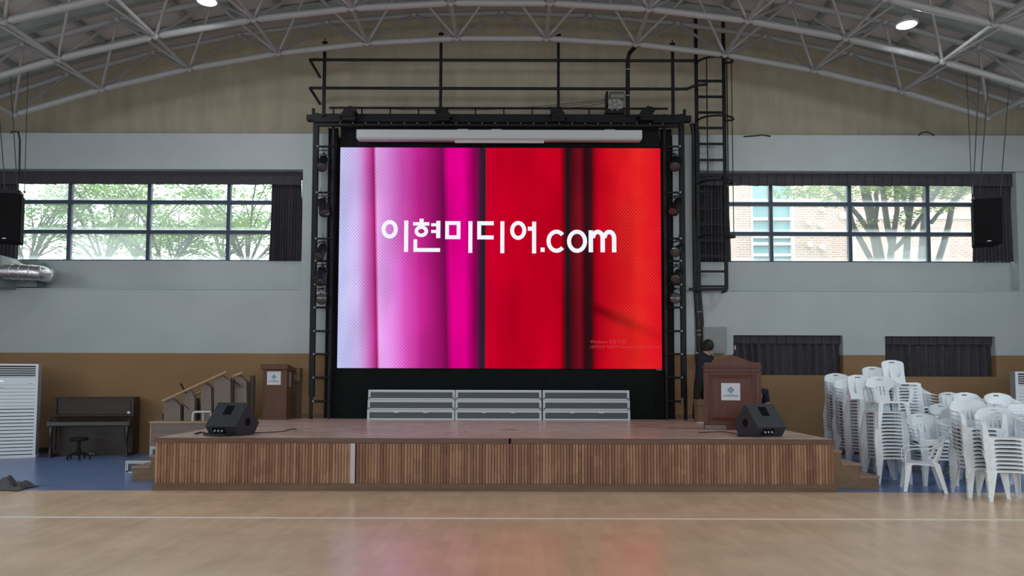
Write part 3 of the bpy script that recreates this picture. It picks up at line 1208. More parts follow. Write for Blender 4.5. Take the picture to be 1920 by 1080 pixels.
def par_can(x, y, tilt_x, tilt_y, label, group, r=.11, ln=.40):
    """stage spotlight: can, lens, yoke, hook clamp, lead"""
    loc = P(x, y, YTW - .16)
    t = thing('stage_spotlight', label, 'spotlight', loc, group=group)
    R = Matrix.Rotation(tilt_y, 3, 'Z') @ Matrix.Rotation(tilt_x, 3, 'X')
    ax = R @ Vector((0, -1, 0))
    MB().lathe([(r * .45, -ln / 2), (r * .8, -ln / 2 + .03), (r * .86, 0), (r, ln / 2 - .07), (r * 1.04, ln / 2)], (0, 0, 0), ax, 18).build('can', BLACK, t, True, True)
    MB().lathe([(r * .9, ln / 2 + .001), (r * .6, ln / 2 + .014), (.01, ln / 2 + .02)], (0, 0, 0), ax, 18).build('lens', LENSM, t, True, True)
    s = R @ Vector((1, 0, 0))
    up = Vector((0, .06, r + .10))
    MB().tube([s * r * 1.05, s * r * 1.15 + up * .7, up, -s * r * 1.15 + up * .7, -s * r * 1.05], .011, 6).build('yoke', BLACK, t, True, True)
    MB().tube([up, up + Vector((0, .07, .03)), up + Vector((0, .12, 0))], .014, 6).build('hook_clamp', BLACK, t, True, True)
    b = -ax * ln / 2
    MB().tube([b, b + Vector((.03, .06, .05)), b + Vector((-.03, .08, .16)), b + Vector((-.05, .07, .28))], .006, 6).build('lead', CABLE, t, True, True)
    return t


tower('left')
tower('right')
ORD = ['topmost', 'second', 'third', 'fourth', 'lowest']
for side, spots in (('left', ((605, 305, .75, .1), (606, 388, .9, .5), (602, 471, .75, -.15), (602, 517, .85, .1), (601, 560, .15, .35))),
                    ('right', ((1266, 305, .7, -.25), (1268, 386, .85, -.7), (1272, 468, .4, -.6), (1270, 517, .5, -.4), (1268, 560, .05, -.3)))):
    for k, (x, y, tx, ty) in enumerate(spots):
        par_can(x, y, tx, ty, 'black stage spotlight, %s on the tower %s of the screen' % (ORD[k] if k in (0, 4) else ORD[k] + ' from top', side), 'spotlights on the light towers')

# top beam between the towers
za, zb_ = P(935, 232, YTW).z, P(935, 217, YTW).z
xa, xb = P(577, 225, YTW).x, P(1293, 225, YTW).x
bt = thing('lighting_beam', 'long black steel beam across the top of the lit screen', 'beam', ((xa + xb) / 2, YTW, za))
MB().box(P(590, 225, YTW).x, P(1280, 225, YTW).x, YTW - .10, YTW + .10, za, zb_).build('main_beam', BLACK, bt)
MB().box(P(600, 238, YTW).x, P(1270, 238, YTW).x, YTW - .14, YTW - .07, P(935, 241, YTW).z, P(935, 236, YTW).z).build('lower_flange', BLACK, bt)
zr = P(935, 207, YTW).z
MB().box(P(620, 207, YTW).x, P(1250, 207, YTW).x, YTW - .14, YTW - .11, zr - .02, zr + .02).build('upper_rail', BLACK, bt)
for k in range(12):
    x = P(628 + k * 52.8, 213, YTW).x
    MB().box(x - .014, x + .014, YTW - .14, YTW - .11, zb_ - .02, zr).build('rail_post', BLACK, bt)
for x_, s in ((588, 1), (1283, -1)):
    x = P(x_, 214, YTW).x
    MB().box(x - .025, x + .025, YTW - .05, YTW + .03, zb_ - .1, P(935, 205, YTW).z).build('end_stub', BLACK, bt)
    MB().box(x - .13, x + .13, YTW - .08, YTW + .08, P(935, 228, YTW).z, P(935, 218, YTW).z).build('end_plate', BLACK, bt)
for k in range(26):
    x = P(640 + k * 24, 240, YTW).x
    MB().cyl((x, YTW - .15, za - .04), (x, YTW - .13, za - .04), .012, n=6).build('bolt', STEELG, bt)

for k, (x, y, f) in enumerate(((655, 212, 1), (831, 213, -1), (1046, 214, -1), (1212, 212, 1))):
    loc = P(x, y, YTW - .2)
    t = thing('stage_spotlight', 'dark hooded spotlight standing on the top beam, %s from the left' % ('first', 'second', 'third', 'last')[k], 'spotlight', loc, group='spotlights on the top beam')
    prof = [(-.20 * f, -.10), (.10 * f, -.10), (.16 * f, .02), (.13 * f, .10), (.02 * f, .13), (-.10 * f, .05)]
    if f < 0:
        prof.reverse()
    MB().prism([(a, -.09, b) for a, b in prof], (0, .2, 0)).build('hood', BLACK, t, local=True, bevel=.015)
    MB().box(-.14, .14, -.07, .1, -.17, -.09).build('base_bracket', BLACK, t, local=True)
    MB().cyl((.12 * f, -.1, .03), (.12 * f, -.12, .03), .05, n=12).build('knob', BLACK, t, True, True)

# projection screen casing
pa, pb = P(668, 259, 15.2), P(1204, 244, 15.2)
t = thing('projection_screen_casing', 'long white roll-up projection screen casing above the lit screen', 'screen casing', ((pa.x + pb.x) / 2, 15.2, pa.z))
CASE = M('white_enamel_casing', (.55, .58, .60), .4)
MB().prism([(pa.x, 15.2, pb.z), (pa.x, 15.2, pa.z + .03), (pa.x, 15.23, pa.z), (pa.x, 15.36, pa.z), (pa.x, 15.36, pb.z)], (pb.x - pa.x, 0, 0)).build('casing', CASE, t, bevel=.004)
MB().box(P(853, 266, 15.25).x, P(1020, 266, 15.25).x, 15.23, 15.27, P(935, 268, 15.25).z, P(935, 262.5, 15.25).z).build('pull_bar', CASE, t)
MB().box(pa.x + .03, pb.x - .03, 15.22, 15.35, pa.z - .03, pa.z + .002).build('screen_slot', M('screen_hem', (.35, .33, .34), .5), t)
for x in (868, 931, 1143):
    q = P(x, 242, 15.28)
    MB().box(q.x - .11, q.x + .11, 15.24, 15.34, pb.z, pb.z + .025).build('mount_bracket', ALU, t)
    MB().cyl((q.x, 15.29, pb.z), (q.x, 15.29, za + .01), .012, n=6).build('hanger_rod', BLACK, t)

# rope winch on the beam
wl = P(1155, 195, YTW - .05)
wz = P(1155, 217, YTW).z
t = thing('rope_winch', 'grey electric rope winch with round drum standing on the black top beam', 'winch', (wl.x, YTW, wz))
GW = M('winch_grey', (.16, .17, .18), .5, .3)
cdr = P(1152, 199, YTW - .1)
MB().lathe([(.14, -.05), (.165, -.05), (.165, -.035), (.10, -.03), (.10, .06), (.165, .065), (.165, .08)], cdr, (0, 1, 0), 24).build('drum', M('drum_pale', (.27, .26, .25), .6), t, True)
for k in range(6):
    a = k * PI / 3
    MB().beam(cdr + Vector((.04 * math.cos(a), -.055, .04 * math.sin(a))), cdr + Vector((.14 * math.cos(a), -.055, .14 * math.sin(a))), .03, .012, (0, 1, 0)).build('spoke', GW, t)
cm = P(1157, 180, YTW - .12)
MB().lathe([(.06, -.16), (.085, -.15), (.085, .13), (.07, .15), (.03, .16)], cm, (1, 0, 0), 16).build('motor', GW, t, True)
q = P(1137, 200, YTW)
MB().box(q.x - .02, q.x + .02, YTW - .15, YTW + .1, wz, P(1137, 176, YTW).z).build('side_plate', BLACK, t)
MB().box(P(1134, 212, YTW).x, P(1170, 212, YTW).x, YTW - .16, YTW + .12, wz, P(1150, 209, YTW).z).build('base', BLACK, t)
for k, (x2, y2) in enumerate(((660, 201), (840, 202), (1040, 203))):
    a, b = P(1140, 186 + 3 * k, YTW - .12), P(x2, y2, YTW - .12)
    pts = [a.lerp(b, i / 14) - Vector((0, 0, .16 * math.sin(PI * i / 14) * (b - a).length / 6)) for i in range(15)]
    MB().tube(pts, .006, 5).build('hoist_rope', CABLE, t, True)

# guard rail of the gantry above the beam
YG = 15.25
g0 = P(826, 140, YG)
t = thing('gantry_railing', 'black pipe guard rail frame on the gantry above the screen', 'railing', (g0.x, YG, P(900, 214, YG).z))
for (y, x1) in ((113, 1330), (166, 1288)):
    a, b = P(581, y - 1, YG), P(x1, y + 2, YG)
    b.z = a.z = P(935, y, YG).z
    pts = [a, b] if y == 113 else [a, b, P(1305, 160, YG - .1), P(1327, 158, YG - .12)]
    if y == 113:
        pts = [a, P(1305, 113, YG)]
        pts[1].z = a.z
    MB().tube(pts, .032, 8).build('rail', BLACK, t, True)
    MB().tube([a, Vector((a.x - .02, YB - .05, a.z))], .03, 8).build('wall_return', BLACK, t, True)
for x, yt in ((608, 92), (827, 76), (1048, 78), (1263, 95)):
    top, bot = P(x, yt, YG), P(x - 1, 214, YG)
    top.x = bot.x
    MB().box(top.x - .03, top.x + .03, YG - .03, YG + .03, bot.z - .05, top.z).build('post', BLACK, t)
    MB().box(top.x - .055, top.x + .055, YG - .02, YG + .02, top.z + .12, top.z + .16).cyl((top.x, YG, top.z), (top.x, YG, top.z + .22), .012, n=6).build('hanger_bolt', BLACK, t)
bot = P(1177, 214, YG)
pts = [Vector((bot.x, YG, bot.z - .05)), P(1177, 112, YG), P(1180, 100, YG - .05), P(1196, 82, YG - .45)]
MB().tube(pts, .045, 8).build('conduit_post', BLACK, t, True)
for y in (131, 180):
    q = P(1177, y, YG)
    MB().lathe([(.05, -.012), (.055, 0), (.05, .012)], q, (0, 0, 1), 12).build('pipe_band', STEELG, t, True)

# ------------------------------------------------------------------ caged wall ladder
YLD = 15.45
xa, xb = P(1307, 300, YLD).x, P(1359, 300, YLD).x
zlo, zhi = P(1330, 543, YLD).z, P(1330, 22, YLD).z
t = thing('wall_ladder', 'black caged steel ladder climbing the wall to the roof', 'ladder', ((xa + xb) / 2, YLD, zlo))
for k, x in enumerate((xa, xb)):
    MB().box(x - .033, x + .033, YLD - .03, YLD + .03, zlo, zhi if k == 0 else P(1330, 38, YLD).z).build('rail', BLACK, t)
for y in (152, 181.5, 211, 240, 270, 300, 330, 360, 391, 421, 451, 480, 509, 537):
    z = P(1330, y, YLD).z
    MB().box(xa, xb, YLD - .022, YLD + .022, z - .022, z + .022).build('rung', BLACK, t)
MB().box(xa - .2, xb, YLD - .02, YLD + .02, zlo - .02, zlo + .035).build('bottom_bracket', BLACK, t)
HC, HR = (xa + xb) / 2 + .07, .40


def hoop(z, part=1.0):
    pts = []
    for i in range(17):
        a = PI * (1 - i / 16)
        pts.append(Vector((HC + HR * math.cos(a) * (1 if math.cos(a) > 0 else .88), YLD - .34 * math.sin(a) ** .8, z)))
    pts = [Vector((xa, YLD, z))] + pts[1:-1] + [Vector((xb + .14, YLD - .06, z)), Vector((xb, YLD, z))]
    return pts


for y in (119, 227, 345, 446):
    z = P(1330, y, YLD).z
    MB().tube(hoop(z), .022, 6).build('cage_hoop', BLACK, t, True)
ztop, zbot = P(1330, 119, YLD).z, P(1330, 446, YLD).z
for (x, Y) in ((P(1326, 250, YLD - .3).x, YLD - .31), (P(1364, 250, YLD - .3).x, YLD - .31), (P(1374, 250, YLD - .2).x, YLD - .17)):
    MB().box(x - (.012 if Y < YLD - .2 else .008), x + (.012 if Y < YLD - .2 else .008), Y - .005, Y + .005, zbot if x > 4.2 else P(1330, 340, YLD).z, ztop).build('cage_strap', BLACK, t)
for y in (330, 545):
    z = P(1330, y, YLD).z
    for x in (xa, xb):
        MB().box(x - .02, x + .02, YLD, YW, z - .02, z + .02).build('wall_bracket', BLACK, t)

# conduit bundle beside the ladder, and electric cabinet
t = thing('cable_conduit', 'thick black cable bundle running down the wall beside the ladder', 'cable', P(1310, 640, YW - .1))
for k, (dx, r) in enumerate(((0, .05), (.10, .022), (.07, .018))):
    MB().tube([P(1297, 232, 15.5) + Vector((dx, 0, 0)), P(1301, 250, 15.5) + Vector((dx, 0, 0)), P(1302, 400, 15.55) + Vector((dx, 0, 0)), P(1304, 540, YW - .08) + Vector((dx, 0, 0)), P(1309, 600, YW - .08) + Vector((dx, 0, 0)), P(1311, 668, YW - .08) + Vector((dx, 0, 0))], r, 8).build('cable', CABLE, t, True)
for y in (585, 620, 628):
    q = P(1310, y, YW - .08)
    MB().lathe([(.06, -.01), (.065, 0), (.06, .01)], q, (0, 0, 1), 12).build('band', STEELG, t, True)
ea, eb = P(1319, 663, YW - .15), P(1362, 613, YW - .15)
t = thing('electric_cabinet', 'grey steel electric cabinet mounted on the wall behind the standing person', 'cabinet', ((ea.x + eb.x) / 2, YW - .15, ea.z))
GREYB = M('grey_enamel', (.24, .25, .25), .5, var=.05)
MB().box(ea.x, eb.x, YW - .15, YW, ea.z, eb.z).build('box', GREYB, t, bevel=.006)
d_ = MB().box(ea.x + .02, eb.x - .02, YW - .162, YW - .15, ea.z + .02, eb.z - .02).build('door', GREYB, t, bevel=.003)
MB().box(ea.x + .05, ea.x + .07, YW - .185, YW - .162, (ea.z + eb.z) / 2 - .1, (ea.z + eb.z) / 2 - .02).build('latch', CHROME, d_)
q = P(1308, 667, 15.66)
tag(MB().box(q.x - .04, q.x + .04, 15.63, 15.68, q.z - .07, q.z + .07).build('wall_switch', M('switch_white', (.6, .6, .62), .4), bevel=.005), 'small white wall switch beside the standing person', 'switch')

# ================================================================== LECTERNS
MAHO = M('mahogany', (0.085, 0.024, 0.016), 0.36, col2=(0.125, 0.040, 0.027), spec=.3, vscale=3, stretch=(7, 2, .7))
WALN = M('walnut_veneer', (0.095, 0.042, 0.024), 0.45, col2=(0.135, 0.064, 0.038), spec=.3, vscale=3, stretch=(7, 2, .7))
PAPER = M('white_paper', (.66, .68, .74), .6)
TEAL = M('emblem_blue', (.10, .26, .36), .6)
TEAL2 = M('emblem_pale_blue', (.30, .48, .56), .6)
INK = M('navy_ink', (.03, .03, .07), .6)


def sign(parent, x0, x1, z0, z1, y):
    """white sheet with a blue four-part diamond emblem over two lines of small dark print"""
    s = MB().box(x0, x1, y - .004, y, z0, z1).build('paper_sign', PAPER, parent, local=True)
    w_, h_ = x1 - x0, z1 - z0
    cx, cz, r = (x0 + x1) / 2, z0 + h_ * .60, w_ * .205
    yy = y - .0055
    g = r * .06
    for dx, dz in ((0, 1), (1, 0), (0, -1), (-1, 0)):
        ox, oz, q = cx + dx * r * .5, cz + dz * r * .5, r * .5 - g
        MB().prism([(ox - q, yy, oz), (ox, yy, oz - q), (ox + q, yy, oz), (ox, yy, oz + q)], (0, .0015, 0)).build('emblem_diamond', TEAL, s, local=True)
    MB().lathe([(r * .26, 0), (r * .26, .001)], (cx, yy - .001, cz), (0, 1, 0), 16).build('emblem_disc', TEAL2, s, local=True)
    rn = random.Random(4)
    l1, l2 = MB(), MB()
    for k in range(12):
        a = cx - w_ * .20 + k * w_ * .40 / 12
        l1.box(a, a + w_ * .024, yy, y - .004, z0 + h_ * .325, z0 + h_ * .350)
    for k in range(11):
        a = cx - w_ * .38 + k * w_ * .76 / 11
        b = a + w_ * .052
        zz = z0 + h_ * .225
        l2.box(a, b, yy, y - .004, zz, zz + h_ * .012)
        l2.box(a + w_ * .006, b - w_ * .006, yy, y - .004, zz + h_ * .028, zz + h_ * .04)
        l2.box(a if rn.random() < .5 else b - w_ * .012, (a + w_ * .012) if rn.random() < .5 else b, yy, y - .004, zz, zz + h_ * .06)
        l2.box(a + w_ * .01, b, yy, y - .004, zz + h_ * .05, zz + h_ * .06)
    l1.build('print_line', INK, s, local=True)['kind'] = 'stuff'
    l2.build('print_line', INK, s, local=True)['kind'] = 'stuff'
    return s


LY = 12.3
loc = G(1374, 806, ST)
K = FPX / loc.y
t = thing('lectern', 'large mahogany lectern with arched top and white paper sign on the stage', 'lectern', (loc.x, loc.y, ST), -math.radians(13))
lx = lambda x: (x - 1374) / K
lz = lambda y: (806 - y) / K
D = .52
MB().box(lx(1324), lx(1424), 0, D, 0, lz(698)).build('body', MAHO, t, local=True)
for (a, b, y0, y1, dep) in ((1322, 1330, 698, 796, .02), (1416, 1426, 698, 796, .02), (1330, 1416, 698, 704, .02), (1330, 1416, 790, 797, .02)):
    MB().box(lx(a), lx(b), -dep, .0, lz(y1), lz(y0)).build('panel_frame', MAHO, t, local=True, bevel=.004)
pn = MB()
ax0, ax1, az0, az1 = lx(1333), lx(1412), lz(789), lz(705)
for (i, y_, o) in ((0, -.004, 0),):
    pn.add([(ax0, -.002, az0), (ax1, -.002, az0), (ax1, -.002, az1), (ax0, -.002, az1),
            (ax0 + .05, -.016, az0 + .05), (ax1 - .05, -.016, az0 + .05), (ax1 - .05, -.016, az1 - .05), (ax0 + .05, -.016, az1 - .05)],
           [(0, 1, 5, 4), (1, 2, 6, 5), (2, 3, 7, 6), (3, 0, 4, 7), (4, 5, 6, 7)])
pn.build('raised_panel', MAHO, t, local=True)
for (a, b, y0, y1, d) in ((1321, 1427, 688, 691.5, .045), (1321, 1427, 697, 699.5, .035)):
    MB().box(lx(a), lx(b), -d, D + .01, lz(y1), lz(y0)).build('moulding', MAHO, t, local=True, bevel=.006)
MB().box(lx(1323), lx(1425), -.022, D, lz(698), lz(690)).build('frieze', MAHO, t, local=True)
arch = [(lx(1322.5), lz(690)), (lx(1426), lz(690)), (lx(1425), lz(680.5))]
for i in range(0, 21):
    u = i / 20
    xx = 1413 - u * (1413 - 1334)
    arch.append((lx(xx), lz(680 - 12 * (0.5 - .5 * math.cos(2 * PI * u)) ** .8)))
arch.append((lx(1323), lz(680.5)))
MB().prism([(a, -.02, b) for a, b in arch], (0, .05, 0)).build('arched_crest', MAHO, t, local=True, bevel=.004)
MB().box(lx(1330), lx(1418), .03, D, lz(690), lz(686)).build('desk_top', MAHO, t, local=True)
MB().box(lx(1323), lx(1425), -.03, D, 0, lz(797)).build('plinth', MAHO, t, local=True)
MB().box(lx(1324), lx(1362), -.033, -.03, .008, lz(797.5)).build('bare_plinth_patch', M('worn_grey_wood', (.20, .15, .14), .6, var=.2, vscale=8, stretch=(1, 1, 6)), t, local=True)
sign(t, lx(1354), lx(1388), lz(751), lz(719), -.017)
mm = thing('gooseneck_microphone', 'thin gooseneck microphone rising from the mahogany lectern', 'microphone', t.matrix_basis @ Vector((lx(1370), .10, lz(686))))
rz = Matrix.Rotation(-math.radians(13), 3, 'Z')
g_ = [rz @ Vector(p) for p in ((0, 0, 0), (lx(1376) - lx(1370), 0, .16), (lx(1379) - lx(1370), 0, .22), (lx(1380.5) - lx(1370), -.02, .27))]
MB().tube(g_, .006, 6).build('gooseneck', CABLE, mm, True, True)
MB().tube([g_[-1], g_[-1] + rz @ Vector((.002, -.01, .07))], [.014, .011], 8).build('microphone_head', M('mic_silver', (.5, .5, .52), .3, .8), mm, True, True)
MB().lathe([(.03, 0), (.03, .012), (.01, .02)], (0, 0, 0)).build('mic_base', CABLE, mm, True, True)

loc = G(515, 783, ST)
loc.y = 15.0
loc = P(515, 705, 15.0)
K2 = FPX / 15.0
t = thing('lectern', 'slim brown lectern with slanted top and paper sign at the back left of the stage', 'lectern', (loc.x, 15.0, ST))
l2x = lambda x: (x - 515) / K2
l2z = lambda y: (786 - y) / K2
MB().box(l2x(493), l2x(538), 0, .44, 0, l2z(693)).build('body', WALN, t, local=True)
MB().prism([(l2x(489.5), -.05, l2z(692)), (l2x(489.5), .50, l2z(697)), (l2x(489.5), .50, l2z(689.5)), (l2x(489.5), -.05, l2z(682))], (l2x(540.5) - l2x(489.5), 0, 0)).build('slanted_top', WALN, t, local=True, bevel=.004)
MB().box(l2x(491.5), l2x(539.5), -.02, .46, 0, .05).build('plinth', WALN, t, local=True)
sign(t, l2x(501), l2x(526.5), l2z(721), l2z(696), -.001)
MB().box(l2x(538), l2x(538) + .003, .15, .28, l2z(725), l2z(697)).build('side_notice', M('grey_notice', (.30, .31, .34), .5), t, local=True)
# control box on the wall and the pale cable duct under it
q0, q1 = P(549, 716, 15.6), P(565, 690, 15.6)
t = thing('control_box', 'brown wall control box with rows of small buttons beside the slim lectern', 'control box', ((q0.x + q1.x) / 2, 15.6, q0.z))
MB().box(q0.x, q1.x, 15.55, 15.74, q0.z, q1.z).build('box', M('bronze_box', (.12, .075, .05), .5), t, bevel=.004)
BT = [M('button_grey', (.45, .42, .4), .4), M('button_red', (.4, .06, .05), .4), M('button_amber', (.55, .35, .1), .4)]
for r_ in range(4):
    for cc in range(2):
        x = q0.x + .06 + cc * .06
        z = q1.z - .06 - r_ * .055
        MB().cyl((x, 15.552, z), (x, 15.54, z), .015, n=10).build('button', BT[1 if (r_, cc) == (1, 0) else 2 if (r_, cc) == (1, 1) else 0], t, True)
MB().box(P(553, 750, 15.6).x, P(563, 750, 15.6).x, 15.62, 15.74, ST, q0.z).build('cable_duct', M('duct_dark', (.10, .06, .04), .5), t)

# ================================================================== STAGE MONITORS
CAB = M('speaker_cabinet', (.020, .024, .031), .5, bump=.25, bscale=220)
GRL = M('speaker_grille', (.006, .006, .007), .8, spec=.1)


def wedge(px, py, yaw, side, label):
    loc = G(px, py, ST)
    t = thing('stage_monitor', label, 'speaker', loc, yaw)
    w_ = .52
    prof = [(0, .15), (.11, 0), (.47, 0), (.60, .17), (.30, .49)]
    MB().prism([(-w_ / 2, a, b) for a, b in prof], (w_, 0, 0)).build('cabinet', CAB, t, local=True, bevel=.008)
    # recessed handle on the sloping back panel
    d = Vector((0, .30, .34)).normalized()
    nrm = Vector((0, -d.z, d.y))
    R = Matrix((Vector((1, 0, 0)), d, nrm)).transposed()
    ctr = Vector((0, .0, .15)) + d * .30
    MB().obox(ctr + nrm * .004, (.13, .165, .012), R).build('handle_plate', GRL, t, local=True, bevel=.003)
    MB().obox(ctr + nrm * .012, (.06, .12, .004), R).build('handle_recess', BLACKM, t, local=True)
    for sx_ in (-1, 1):
        MB().lathe([(.008, 0), (.008, .006)], Vector((sx_ * (w_ / 2 - .04), .0, .15)) + d * .36, nrm, 8).build('screw', BLACKM, t, True, True)
    # connector plate in the low rear face
    d2 = Vector((0, -.11, .15)).normalized()
    n2 = Vector((0, -d2.z, d2.y))
    n2 = Vector((0, -.15, -.11)).normalized()
    R2 = Matrix((Vector((1, 0, 0)), d2, n2)).transposed()
    MB().obox(Vector((-.05, .05, .08)), (.20, .10, .01), R2).build('connector_plate', GRL, t, local=True)
    for k in range(3):
        MB().cyl(Vector((-.11 + .06 * k, .045, .085)), Vector((-.11 + .06 * k, .045, .085)) + n2 * .03, .012, n=8).build('connector', ALU, t, True, True)
    # pole socket on the visible cheek
    sx_ = side * w_ / 2
    MB().lathe([(.055, 0), (.06, .004), (.045, .006)], (sx_, .30, .20), (side, 0, 0), 16).build('cheek_socket', BLACKM, t, True, True)
    dn = Vector((0, .30, -.30)).normalized()
    MB().obox(Vector((0, .45, .32)) + Vector((0, .008, .008)), (w_ - .04, .40, .012), Matrix((Vector((1, 0, 0)), Vector((0, .30, -.30)).normalized(), Vector((0, 1, 1)).normalized())).transposed()).build('front_grille', GRL, t, local=True)
    return t


wedge(412, 818, math.radians(-15), 1, 'black wedge stage monitor with cables at the left front of the stage')
wedge(1449, 820, math.radians(19), -1, 'black wedge stage monitor in front of the mahogany lectern')


def floor_cable(name, label, pts, r=.007, z=None, loops=None):
    t = thing(name, label, 'cable', G(*pts[0], ST))
    w_ = [G(x, y, ST) + Vector((0, 0, r)) for x, y in pts]
    out = []
    for i in range(len(w_) - 1):
        p0, p1, p2, p3 = w_[max(i - 1, 0)], w_[i], w_[i + 1], w_[min(i + 2, len(w_) - 1)]
        for k in range(6):
            u = k / 6
            out.append(0.5 * ((2 * p1) + (p2 - p0) * u + (2 * p0 - 5 * p1 + 4 * p2 - p3) * u * u + (3 * p1 - p0 - 3 * p2 + p3) * u ** 3))
    out.append(w_[-1])
    MB().tube(out, r, 6).build('cable', CABLE, t, True)
    return t


floor_cable('speaker_cable', 'long thin black cable trailing right from the left stage monitor', [(470, 812), (500, 811.5), (528, 810), (540, 807), (550, 805), (556, 806.5)])
t = floor_cable('speaker_cable', 'tangle of black cables heaped in front of the left stage monitor', [(366, 815), (378, 812), (396, 816), (420, 815), (440, 816), (428, 818), (400, 818), (382, 816), (405, 814), (432, 814), (448, 816), (415, 819), (386, 817.5)], .012)
for k in range(3):
    base = G(390 + 18 * k, 814, ST)
    pts = [base + Vector((0, 0, .02)), base + Vector((.05, .02, .10)), base + Vector((.10, .04, .06)), base + Vector((.14, -.05, .015))]
    MB().tube(pts, .009, 6).build('cable_loop', CABLE, t, True)
floor_cable('speaker_cable', 'thin black cable on the boards between lectern and right stage monitor', [(1310, 812), (1330, 811), (1352, 810), (1375, 813), (1392, 816), (1382, 818.5), (1400, 819), (1420, 817)])
t = thing('cable_coil', 'small coil of black cable with blue plug at the right stage monitor', 'cable', G(1447, 818, ST))
pts = [Vector((.10 * math.cos(a), -.02 - .02 * math.sin(a), .075 + .065 * math.sin(a))) for a in [i * 2 * PI / 20 for i in range(21)]]
MB().tube(pts, .008, 6).tube([p * .85 + Vector((.01, -.015, .008)) for p in pts], .007, 6).build('coil', CABLE, t, True, True)
MB().cyl((.03, -.05, .06), (.05, -.08, .07), .02, n=10).build('blue_plug', M('plug_blue', (.03, .06, .22), .4), t, True, True)

# ================================================================== CHOIR RISERS
RISP = M('riser_grey_panel', (.10, .115, .14), .7, bump=.1, bscale=200)


def riser(x0, x1, z0, h, y0, y1, label, group, latches=False):
    t = thing('choir_riser', label, 'riser', ((x0 + x1) / 2, y0, z0), group=group)
    e = .045
    MB().box(x0 + .01, x1 - .01, y0 + .012, y1, z0 + .01, z0 + h - .01).build('grey_panel', RISP, t)
    for (a, b, n_) in ((z0 + .002, z0 + .028, 'bottom_rail'), (z0 + h - .05, z0 + h - .03, 'inner_rail'), (z0 + h - .026, z0 + h - .002, 'top_rail')):
        MB().box(x0, x1, y0 - (.006 if n_ != 'inner_rail' else .002), y0 + .02, a, b).build(n_, ALU, t, bevel=.002)
    MB().box(x0, x1, y0 + .02, y1, z0 + h - .012, z0 + h - .001).build('deck', RISP, t)
    for s in (0, 1):
        a = x0 if s == 0 else x1 - e
        MB().box(a + (.0 if s == 0 else .025), a + (.02 if s == 0 else e), y0 - .008, y1, z0 + .002, z0 + h - .002).build('end_rail', ALU, t, bevel=.002)
        MB().box(a + (.025 if s == 0 else 0), a + (e if s == 0 else .02), y0 - .003, y0 + .02, z0 + .02, z0 + h - .03).build('end_stile', ALU, t)
    if latches:
        for f in (.335, .67):
            x = x0 + (x1 - x0) * f
            MB().box(x - .05, x + .05, y0 - .02, y0 + .01, z0 + h - .062, z0 + h - .03).build('latch', M('latch_white', (.7, .72, .73), .4), t, bevel=.004)
    else:
        for s in (0, 1):
            x = x0 + .03 if s == 0 else x1 - .03
            MB().cyl((x, y0 - .012, z0 + .03), (x, y0, z0 + .03), .018, n=10).build('corner_lock', M('lock_dark', (.06, .07, .08), .4), t, True)
    return t


YRS = 15.12
for ci, (a, b, cn) in enumerate(((688.5, 852, 'left'), (853.5, 1015.5, 'middle'), (1018, 1181.5, 'right'))):
    x0, x1 = P(a, 770, YRS).x, P(b, 770, YRS).x
    for ti, tn in enumerate(('bottom', 'middle', 'top')):
        hh = .204
        riser(x0, x1, ST + ti * hh, hh - .002, YRS + ti * .05, 15.44, 'grey aluminium-edged choir riser, %s of the %s stack below the screen' % (tn, cn), 'choir risers under the screen', ti == 0)
riser(P(235, 880, 12.45).x, SXL - .05, 0, .21, 12.45, 13.9, 'aluminium-edged choir riser lying on the blue floor left of the steps', 'choir risers beside the steps')
riser(P(281, 850, 12.95).x, SXL - .06, .212, .19, 12.95, 13.9, 'aluminium-edged choir riser resting on another beside the left steps', 'choir risers beside the steps')

# ================================================================== RAMP RAILING (far left)
TAUP = M('taupe_board', (.20, .15, .125), .55, var=.1, vscale=4, stretch=(4, 1, 1))
TAUPD = M('dark_board_edge', (.055, .048, .036), .7)
YP = 14.62
q = P(390, 790, YP)
rr_ = thing('ramp_railing', 'wooden ramp balustrade of peaked taupe boards with a sloping pale handrail', 'railing', (q.x, YP, ST))
boards = [  # left, right, peak x, left shoulder y, peak y, right shoulder y, Y offset
    (306, 338, 324, 755, 748, 760, 0), (344.5, 365, 354.5, 746, 731, 746, 0), (366, 376.5, 373, 756, 751, 754, .35),
    (376.5, 396, 386, 729, 717, 728, 0), (401, 432, 417, 715, 704, 710, 0), (437, 462, 449, 716, 703, 716, .12)]
for (a, b, pk, ys, yp_, ye, dy) in boards:
    Y = YP + dy
    pts = [P(a, 790, Y), P(b, 790, Y), P(b, ye, Y), P(pk + (b - pk) * .2, yp_, Y), P(pk - (pk - a) * .2, yp_, Y), P(a, ys, Y)]
    pts[0].z = pts[1].z = ST
    ob = MB().prism(pts, (0, .10, 0)).build('board', TAUP, rr_)
    MB().box(P(b, 790, Y).x + .001, P(b, 790, Y).x + .02, Y + .012, Y + .16, ST, P(b, ye + 1, Y).z).build('board_edge', TAUPD, ob)
MB().box(P(467, 780, YP + .2).x, P(474, 780, YP + .2).x, YP + .2, YP + .3, ST, P(470, 704, YP + .2).z).build('end_post', TAUPD, rr_)
for (a, b, dy) in (((305, 752), (424, 697.5), 0), ((436, 706), (455, 698.5), .12), ((365, 741), (377, 734.5), .3), ((396, 728), (401, 725), .3)):
    MB().cyl(P(*a, YP + dy - .06), P(*b, YP + dy - .06), .026, n=10).build('handrail', OAK, rr_, True)
